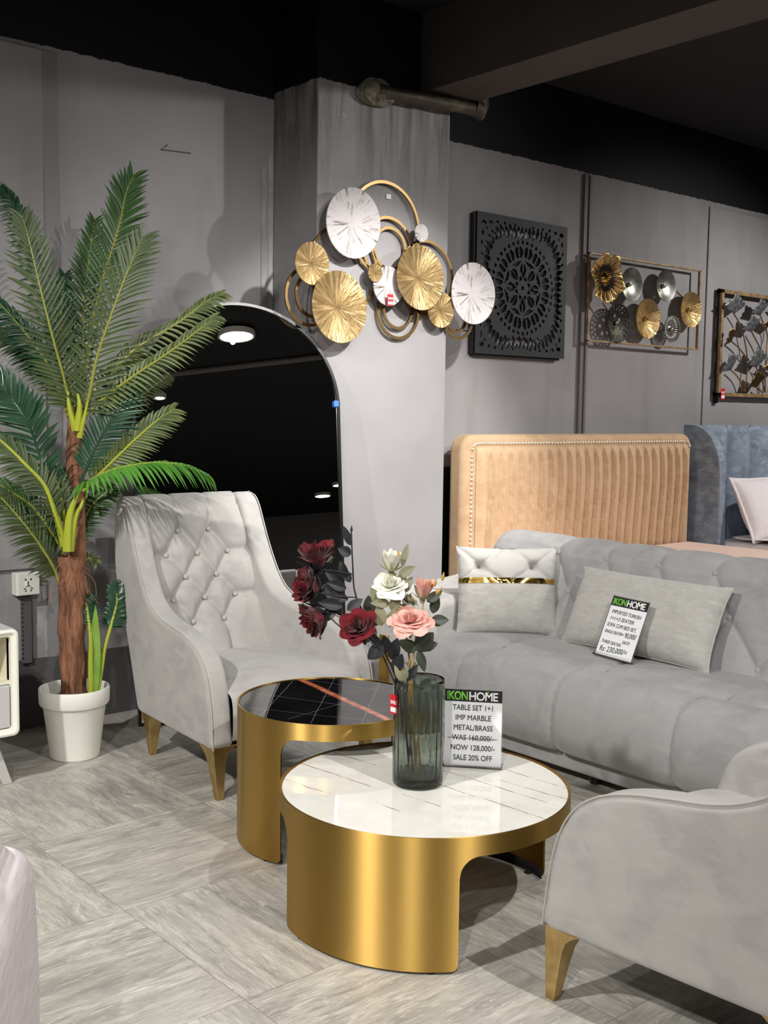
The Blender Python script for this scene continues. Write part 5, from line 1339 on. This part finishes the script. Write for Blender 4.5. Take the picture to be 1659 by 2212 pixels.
# ------------------------------------------------------------------ wall art on the column
YA = CYF - 0.06
art = thing('disc_wall_art', 'metal wall art of gold and white discs and rings across the grey column', 'wall art', (3.65, CYF, 2.1))
def disc_part(name, px, py, r, y, mat, parent, dome=0.02, rim=0.006, tilt=(0, 0), label=None, knob=None, pdist=None):
    c = onY(px, py, y); b = MB(); n = 72
    prof = [(0.001, -dome), (r * 0.25, -dome * 0.95), (r * 0.5, -dome * 0.75), (r * 0.75, -dome * 0.42), (r * 0.93, -dome * 0.08), (r * 0.99, 0.0), (r, 0.002), (r, 0.006), (r * 0.93, 0.006 - dome * 0.08), (r * 0.5, 0.006 - dome * 0.75), (0.001, 0.006 - dome)]
    b.lathe(prof, n, axis='Y', caps=False)
    off = c - (Vector(parent.location) if parent.parent is None else Vector(parent.location) + Vector(parent.parent.location))
    o = b.build(name, mat, parent, loc=tuple(off), sharp=35, merge=0, rot=(tilt[0], 0, tilt[1]))
    if label: o['label'] = label
    return o, c
def ring_part(px, py, r, y, parent, w=0.0075, mat='brass_dark'):
    c = onY(px, py, y); b = MB(); n = 90; prof = [(r - w, -0.005), (r + w, -0.005), (r + w, 0.005), (r - w, 0.005), (r - w, -0.005)]
    b.lathe(prof, n, axis='Y', caps=False); o = b.build('ring', mat, parent, loc=tuple(c - Vector(parent.location)), sharp=35); return o
for px, py, ry in ((831, 494, 100), (838, 540, 70), (841, 537, 45), (668, 640, 60), (678, 637, 46), (742, 582, 92), (860, 672, 60), (859, 668, 42), (920, 600, 82), (990, 690, 44), (985, 688, 31)):
    ring_part(px, py, ry * 0.00227, YA + 0.035, art)
G, Wt = 'gold hammered disc', 'worn white disc'
disc_part('disc', 765, 482, 0.167, YA - 0.03, 'disc_white', art, -0.018, tilt=(0.05, 0.0), label='largest worn white disc, at the upper left')
disc_part('disc', 675, 569, 0.100, YA - 0.015, 'disc_gold', art, -0.012, label='round gold disc at the far left')
disc_part('disc', 735, 663, 0.172, YA - 0.045, 'disc_gold', art, -0.022, tilt=(-0.04, 0.05), label='largest gold disc, at the lower left')
disc_part('disc', 811, 589, 0.045, YA - 0.02, 'disc_gold', art, -0.006, label='tiny gold disc near the middle')
dm, dc = disc_part('disc', 840, 618, 0.098, YA - 0.012, 'disc_white', art, -0.012, label='white disc carrying the red sale tag')
disc_part('disc', 953, 669, 0.093, YA - 0.012, 'disc_gold', art, -0.012, label='gold disc low at the right')
disc_part('disc', 910, 600, 0.163, YA - 0.045, 'disc_gold', art, -0.022, tilt=(-0.03, 0.03), label='big gold disc right of the middle')
disc_part('disc', 1024, 634, 0.162, YA - 0.03, 'disc_white', art, -0.02, label='white disc at the far right')
disc_part('disc', 911, 503, 0.045, YA - 0.015, 'disc_white', art, -0.006, label='tiny white disc at the upper right')
for px, py in ((765, 482), (675, 569), (735, 663), (840, 618), (910, 600), (953, 669), (1024, 634), (1005, 718)):
    c = onY(px, py, YA)
    if CX0 < c.x < CX1: b = MB(); b.tube([c, Vector((c.x, CYF, c.z))], 0.006, 8); b.build('bracket', 'black', art, world=True)
b = MB(); p_a = onY(985, 713, YA + 0.035); b.tube([p_a, p_a + Vector((0.12, 0, 0))], 0.004, 6)
b.build('bracket', 'black', art, world=True)
tgp = bpy.data.objects.new('sale_tag', None); COL.objects.link(tgp); tgp.parent = art; tgp['label'] = 'small red sale sticker'
tgp.location = onY(843, 648, YA - 0.032) - Vector(art.location)
b = MB(); b.box(-0.019, 0.019, -0.001, 0.0, -0.028, 0.028); b.build('sticker', 'red', tgp)
b = MB(); b.box(-0.015, 0.015, -0.0018, -0.001, -0.022, -0.008); b.build('white_box', 'paper', tgp)
text('lettering', 'SALE', 'white_ink', tgp, 0.03, 0.015, (0, -0.0015, 0.003), 'CENTER', bold=0.0005)

# ------------------------------------------------------------------ black carved panel
kx0, kx1, kz0, kz1 = 4.655, 5.452, 1.775, 2.592
cp = thing('carved_panel', 'square black fretwork wall panel with a carved rosette, right of the column', 'wall art', ((kx0 + kx1) / 2, YW, (kz0 + kz1) / 2))
def pattern(u, v):
    """u, v in -1..1: True where the wood is solid"""
    r = sqrt(u * u + v * v); a = atan2(v, u); m = max(abs(u), abs(v))
    if m > 0.93: return True
    if r < 0.64:
        if r > 0.60: return True
        s = abs(((a / (2 * pi) * 8) % 1) - 0.5) * 2        # 0 mid petal .. 1 between
        if r < 0.07: return r > 0.03
        if r < 0.12: return True
        k = (r - 0.12) / 0.28
        if r < 0.40:
            e = sin(pi * min(1, k)) * 0.85
            if abs((1 - s) - 0.0) < 0: return True
            return abs(s - (1 - e)) < 0.20 or (s < 0.16 and 0.2 < k < 0.8) or s > 0.93
        if r < 0.44: return True
        s2 = abs(((a / (2 * pi) * 16) % 1) - 0.5) * 2; k2 = (r - 0.44) / 0.16
        return s2 > 0.55 + 0.5 * sin(pi * k2) * 0.7 or s2 < 0.12
    if r < 0.70:
        s2 = ((a / (2 * pi) * 40) % 1); return s2 > 0.45 or r > 0.69
    au, av = abs(u), abs(v)                             # four-fold leaf sprays filling the corners and sides
    for k in range(9):
        t = k / 8; a_ = pi / 2 * t; R_ = 0.80 + 0.16 * sin(2 * a_) ** 2
        cx_, cy_ = R_ * cos(a_), R_ * sin(a_); dx, dy = au - cx_, av - cy_
        l = dx * cos(a_) + dy * sin(a_); w = -dx * sin(a_) + dy * cos(a_)
        for s_, o_ in ((1, 0.045), (-1, 0.045)):
            ww = w * s_ - o_; ll = l + 0.25 * ww
            if (ll / 0.088) ** 2 + (ww / (0.034 * (1.1 - ll * 5))) ** 2 < 1: return False
    for cx_, cy_, ra, rb_ in ((0.86, 0.86, 0.045, 0.03), (0.72, 0.88, 0.035, 0.022), (0.88, 0.72, 0.022, 0.035), (0.80, 0.79, 0.02, 0.02), (0.58, 0.90, 0.03, 0.016), (0.90, 0.58, 0.016, 0.03), (0.42, 0.9, 0.02, 0.02), (0.9, 0.42, 0.02, 0.02), (0.2, 0.9, 0.03, 0.016), (0.9, 0.2, 0.016, 0.03)):
        if ((au - cx_) / ra) ** 2 + ((av - cy_) / rb_) ** 2 < 1: return False
    return True
NG = 150; b = MB(); ks = (kx1 - kx0); kh = (kz1 - kz0); yF, yB = YW - 0.048, YW - 0.036
sol = [[pattern((i + 0.5) / NG * 2 - 1, (j + 0.5) / NG * 2 - 1) for i in range(NG)] for j in range(NG)]
for j in range(NG):
    i = 0
    while i < NG:
        if sol[j][i]:
            i2 = i
            while i2 < NG and sol[j][i2]: i2 += 1
            xa, xb = kx0 + ks * i / NG, kx0 + ks * i2 / NG; za, zb_ = kz0 + kh * j / NG, kz0 + kh * (j + 1) / NG
            b.add([(xa, yF, za), (xb, yF, za), (xb, yF, zb_), (xa, yF, zb_)], [(0, 1, 2, 3)])
            b.add([(xa, yF, za), (xa, yF, zb_), (xa, yB, zb_), (xa, yB, za)], [(0, 1, 2, 3)]); b.add([(xb, yF, za), (xb, yB, za), (xb, yB, zb_), (xb, yF, zb_)], [(0, 1, 2, 3)])
            i = i2
        else: i += 1
for i in range(NG):
    for j in range(NG - 1):
        if sol[j][i] != sol[j + 1][i]:
            xa, xb = kx0 + ks * i / NG, kx0 + ks * (i + 1) / NG; zz = kz0 + kh * (j + 1) / NG
            b.add([(xa, yF, zz), (xb, yF, zz), (xb, yB, zz), (xa, yB, zz)], [(0, 1, 2, 3)])
b.build('fretwork', M('black_carved_wood', rgb(27, 28, 31), 0.55), cp, world=True, flat=True, merge=0)
b = MB(); e = 0.03
for x0, x1, z0, z1 in ((kx0 + 0.01, kx1 - 0.02, kz1 - e, kz1 + 0.006), (kx0 + 0.01, kx1 - 0.03, kz0 - 0.012, kz0 + e), (kx0 - 0.012, kx0 + e, kz0 - 0.004, kz1 - 0.005), (kx1 - e, kx1, kz0 + 0.005, kz1 - 0.006)):
    b.box(x0, x1, YW - 0.036, YW - 0.0, z0, z1)
b.build('frame', 'black', cp, world=True, bevel=0.002)
b = MB(); b.lathe([(0.001, 0), (0.27, 0), (0.27, 0.006), (0.001, 0.006)], 48, ((kx0 + kx1) / 2, YW - 0.034, (kz0 + kz1) / 2), axis='Y'); b.build('rosette_backing', 'black_matt', cp, world=True)

# ------------------------------------------------------------------ framed plate art
YB = YW - 0.06
fa = thing('plate_wall_art', 'brass framed wall art with gold, silver and black dishes, right of the black panel', 'wall art', (6.3, YW, 2.17))
cs = [onY(1269, 547, YB), onY(1511, 580, YB), onY(1509, 754, YB), onY(1270, 741, YB)]
fx0 = (cs[0].x + cs[3].x) / 2; fx1 = (cs[1].x + cs[2].x) / 2; fz1 = (cs[0].z + cs[1].z) / 2; fz0 = (cs[2].z + cs[3].z) / 2
b = MB(); w = 0.012
for x0, x1, z0, z1 in ((fx0, fx1, fz1 - w, fz1), (fx0, fx1, fz0, fz0 + w), (fx0, fx0 + w, fz0, fz1), (fx1 - w, fx1, fz0, fz1)): b.box(x0, x1, YB - 0.008, YB + 0.012, z0, z1)
b.build('frame', 'wood_gold', fa, world=True, bevel=0.002)
kk = 0.0029
def dish(px, py, ry, mat, label, knobmat, dome=0.035, y=YB - 0.02):
    o, c = disc_part('dish', px, py, ry * kk, y, mat, fa, -dome, label=label, rim=0.004)
    b = MB(); b.ball((0, 0, 0), (0.017, 0.014, 0.017)); b.build('knob', knobmat, o, loc=(0, dome - 0.012, 0)); return o
dish(1366, 614, 38, 'silver', 'left silver dish', 'silver'); dish(1440, 617, 37, 'silver', 'right silver dish', 'silver')
dish(1401, 688, 46, 'disc_gold2', 'large gold dish near the middle', 'brass'); dish(1494, 669, 43, 'disc_gold2', 'gold dish over the right frame bar', 'brass')
# perforated black dish
c = onY(1336, 697, YB - 0.02); R0 = 44 * kk; b = MB(); NN = 110
holes = [(R0 * 0.86 * cos(a) , R0 * 0.86 * sin(a), 0.0075) for a in [2 * pi * k / 22 for k in range(22)]] + [(R0 * 0.7 * cos(a), R0 * 0.7 * sin(a), 0.0065) for a in [2 * pi * (k + .5) / 18 for k in range(18)]] + [(R0 * 0.36 * cos(a), R0 * 0.36 * sin(a), 0.012) for a in [2 * pi * k / 5 + 0.5 for k in range(5)]]
st = 2 * R0 / NN
for i in range(NN):
    for j in range(NN):
        x = -R0 + (i + .5) * st; z = -R0 + (j + .5) * st; r = sqrt(x * x + z * z)
        if r < R0 and not any((x - h[0]) ** 2 + (z - h[1]) ** 2 < h[2] ** 2 for h in holes):
            f = lambda X, Z: (X, 0.03 * (1 - (X * X + Z * Z) / (R0 * R0)), Z)
            b.add([f(x - st / 2, z - st / 2), f(x + st / 2, z - st / 2), f(x + st / 2, z + st / 2), f(x - st / 2, z + st / 2)], [(0, 1, 2, 3)])
o = b.build('dish', 'perf_black', fa, loc=tuple(c - Vector(fa.location)), solid=0.004, sharp=0); o['label'] = 'blackened dish pierced with round holes'
b = MB(); b.ball((0, 0, 0), (0.014, 0.012, 0.014)); b.build('knob', 'silver', o, loc=(0, 0.018, 0))
# spoked silver wheel
c = onY(1452, 711, YB - 0.02); R1 = 31 * kk; b = MB()
b.lathe([(R1 * 0.92, -0.003), (R1, -0.003), (R1, 0.003), (R1 * 0.92, 0.003), (R1 * 0.92, -0.003)], 48, axis='Y', caps=False)
for k in range(26):
    a = 2 * pi * k / 26; d = Vector((cos(a), 0, sin(a))); s = Vector((-sin(a), 0, cos(a)))
    q0, q1 = d * R1 * 0.3 + Vector((0, 0.018, 0)), d * R1 * 0.95
    b.add([q0 - s * 0.004, q0 + s * 0.004, q1 + s * 0.005, q1 - s * 0.005], [(0, 1, 2, 3)])
b.lathe([(0.001, 0.02), (R1 * 0.32, 0.018)], 24, axis='Y', caps=False)
o = b.build('dish', 'silver', fa, loc=tuple(c - Vector(fa.location)), solid=0.003, sharp=30); o['label'] = 'small silver spoked wheel'
b = MB(); b.ball((0, 0, 0), (0.014, 0.012, 0.014)); b.build('knob', 'silver', o, loc=(0, 0.006, 0))
# ruffled gold flower
c = onY(1306, 601, YB - 0.05); R2 = 52 * kk; b = MB()
def petalflower(u, v):
    a = 2 * pi * u; rr = R2 * (0.08 + 0.92 * v) * (1 + (0.07 * abs(sin(4.5 * a)) + 0.03 * sin(13 * a)) * v)
    dep = -0.05 * (v ** 1.3) + 0.010 * sin(26 * a) * sin(pi * v) + 0.016 * sin(5 * a) * v
    return (rr * cos(a), 0.02 + dep, rr * sin(a))
b.grid(petalflower, 260, 16, True); o = b.build('flower', M('pleated_gold', rgb(198, 166, 110), 0.38, 0.75), fa, loc=tuple(c - Vector(fa.location)), solid=0.003, sharp=0); o['label'] = 'ruffled gold metal flower over the upper left corner'
b = MB()
for k in range(44):
    a = 2 * pi * k / 44; d = Vector((cos(a), 0, sin(a))); s = Vector((-sin(a), 0, cos(a))); r_a, r_b = (0.36, 0.66) if k % 2 else (0.28, 0.58)
    pa = [d * (R2 * (r_a + (r_b - r_a) * q / 4)) + Vector((0, 0.02 - 0.05 * ((r_a + (r_b - r_a) * q / 4)) ** 1.3 - 0.016, 0)) for q in range(5)]
    b.tube(pa, [0.001, 0.0035, 0.004, 0.0035, 0.001], 5)
b.build('slits', 'hole', o)
b = MB(); b.lathe([(0.001, -0.026), (R2 * 0.14, -0.02), (R2 * 0.24, 0.0), (R2 * 0.26, 0.015)], 28, axis='Y', caps=False); b.ball((0, -0.03, 0), (0.016, 0.012, 0.016)); b.build('flower_centre', 'brass', o)
for pa_, pb_ in (((1302, 655), (1318, 680)), ((1365, 702), (1385, 697)), ((1410, 645), (1425, 628)), ((1462, 630), (1480, 648)), ((1425, 712), (1432, 708)), ((1462, 690), (1480, 685))):
    b = MB(); b.tube([onY(pa_[0], pa_[1], YB), onY(pb_[0], pb_[1], YB)], 0.005, 6); b.build('bracket', 'brass_dark', fa, world=True)
for px, py in ((1366, 614), (1440, 617), (1401, 688), (1494, 669), (1336, 697), (1452, 711), (1306, 601)):
    q = onY(px, py, YB - 0.01); b = MB(); b.tube([q, Vector((q.x, YW, q.z))], 0.006, 6); b.build('bracket', 'brass_dark', fa, world=True)

# ------------------------------------------------------------------ ginkgo art at the right edge
ga = thing('ginkgo_wall_art', 'gold framed wall art of blue-grey and gold ginkgo leaves at the right edge', 'wall art', (7.7, YW, 1.96))
gx0 = (onY(1558, 624, YB).x + onY(1549, 856, YB).x) / 2; gz1 = onY(1557, 624, YB).z; gz0 = onY(1549, 856, YB).z; gx1 = gx0 + 1.0
b = MB(); w = 0.028
for x0, x1, z0, z1 in ((gx0, gx1, gz1 - w, gz1), (gx0, gx1, gz0, gz0 + w), (gx0, gx0 + w, gz0, gz1), (gx1 - w, gx1, gz0, gz1)): b.box(x0, x1, YB - 0.012, YB + 0.012, z0, z1)
b.build('frame', 'wood_gold', ga, world=True, bevel=0.002)
b = MB()
for x0, x1, z0, z1 in ((gx0 - 0.004, gx1, gz1 - w, gz1 + 0.004), (gx0 - 0.004, gx1, gz0 - 0.004, gz0 + w), (gx0 - 0.004, gx0 + w, gz0, gz1), (gx1 - w, gx1, gz0, gz1)): b.box(x0, x1, YB + 0.012, YB + 0.03, z0, z1)
b.box(gx0 + 0.02, gx0 + 0.06, YB + 0.03, YW, gz0 - 0.05, gz0 + 0.04); b.box(gx1 - 0.06, gx1 - 0.02, YB + 0.03, YW, gz0 - 0.05, gz0 + 0.04); b.box(gx0 + 0.3, gx0 + 0.34, YB + 0.03, YW, gz1 - 0.06, gz1)
b.build('backing_frame', 'black_matt', ga, world=True)
sc9 = lambda u: (1520 + u[0] / 7.9, 600 + u[1] / 7.9)
def gpt(u, y): p = sc9(u); return onY(p[0], p[1], y)
def gleaf(u, ang_, R, mat):
    c = gpt(u, YB - 0.03); b = MB()
    def fn(s, v):
        a = ang_ + (s - 0.5) * 2.3; rr = R * v * (1 + (0.06 * sin(26 * s) + 0.10 * cos(pi * 2 * (s - 0.5) * 2)) * v)
        return (rr * cos(a), -0.03 * v + 0.02 * (2 * s - 1) ** 2 * v + 0.003 * sin(40 * s) * v, rr * sin(a))
    b.grid(fn, 33, 8); b.build('leaf', mat, ga, loc=tuple(c - Vector(ga.location)), solid=0.003, sharp=0)
for u, a, R, m_ in (((515, 620), 1.65, 0.135, 'leaf_blue'), ((960, 650), 1.9, 0.115, 'leaf_blue'), ((815, 930), 1.9, 0.12, 'leaf_blue'), ((475, 1090), 2.3, 0.10, 'brass_dark'), ((465, 1580), 2.1, 0.12, 'leaf_blue'),
                    ((900, 1540), 1.8, 0.14, 'leaf_blue'), ((900, 1880), 1.9, 0.12, 'brass_dark'), ((1130, 880), 1.7, 0.10, 'brass_dark'), ((1150, 1650), 1.6, 0.12, 'brass_dark'), ((1350, 700), 1.4, 0.13, 'leaf_blue'), ((1500, 1100), 1.3, 0.13, 'leaf_blue'), ((1450, 1500), 1.2, 0.12, 'brass_dark')):
    gleaf(u, a, R, m_)
for pts_ in ([(515, 620), (620, 800), (700, 1080), (745, 1400), (745, 1600), (700, 1940)], [(475, 1090), (600, 1200), (720, 1360), (745, 1460)], [(465, 1580), (570, 1680), (640, 1800), (665, 1940)],
             [(820, 930), (900, 1080), (960, 1210), (1000, 1400)], [(965, 650), (1040, 840), (1090, 1010), (1070, 1250), (1050, 1600), (1050, 1960)], [(900, 1540), (970, 1680), (1010, 1800), (1040, 1960)], [(905, 1880), (960, 1920), (1000, 1965)],
             [(1130, 880), (1110, 1050)], [(1350, 700), (1250, 1100), (1150, 1500), (1100, 1960)], [(1500, 1100), (1350, 1500), (1200, 1960)], [(1450, 1500), (1350, 1700), (1260, 1960)]):
    b = MB(); b.tube(bez([gpt(u, YB) for u in pts_], 20), 0.0055, 7); b.build('stem', 'stem_gold', ga, world=True)
tq = gpt((328, 1985), YB - 0.016); tgq = bpy.data.objects.new('sale_tag', None); COL.objects.link(tgq); tgq.parent = ga; tgq.location = tq - Vector(ga.location); tgq['label'] = 'small red sale sticker'
b = MB(); b.box(-0.026, 0.026, -0.001, 0.0, -0.04, 0.04); b.build('sticker', 'red', tgq)
b = MB(); b.box(-0.02, 0.02, -0.0018, -0.001, -0.03, -0.008); b.build('white_box', 'paper', tgq)
text('lettering', 'SALE', 'white_ink', tgq, 0.04, 0.02, (0, -0.0015, 0.005), 'CENTER', bold=0.0006)

bpy.context.view_layer.update()
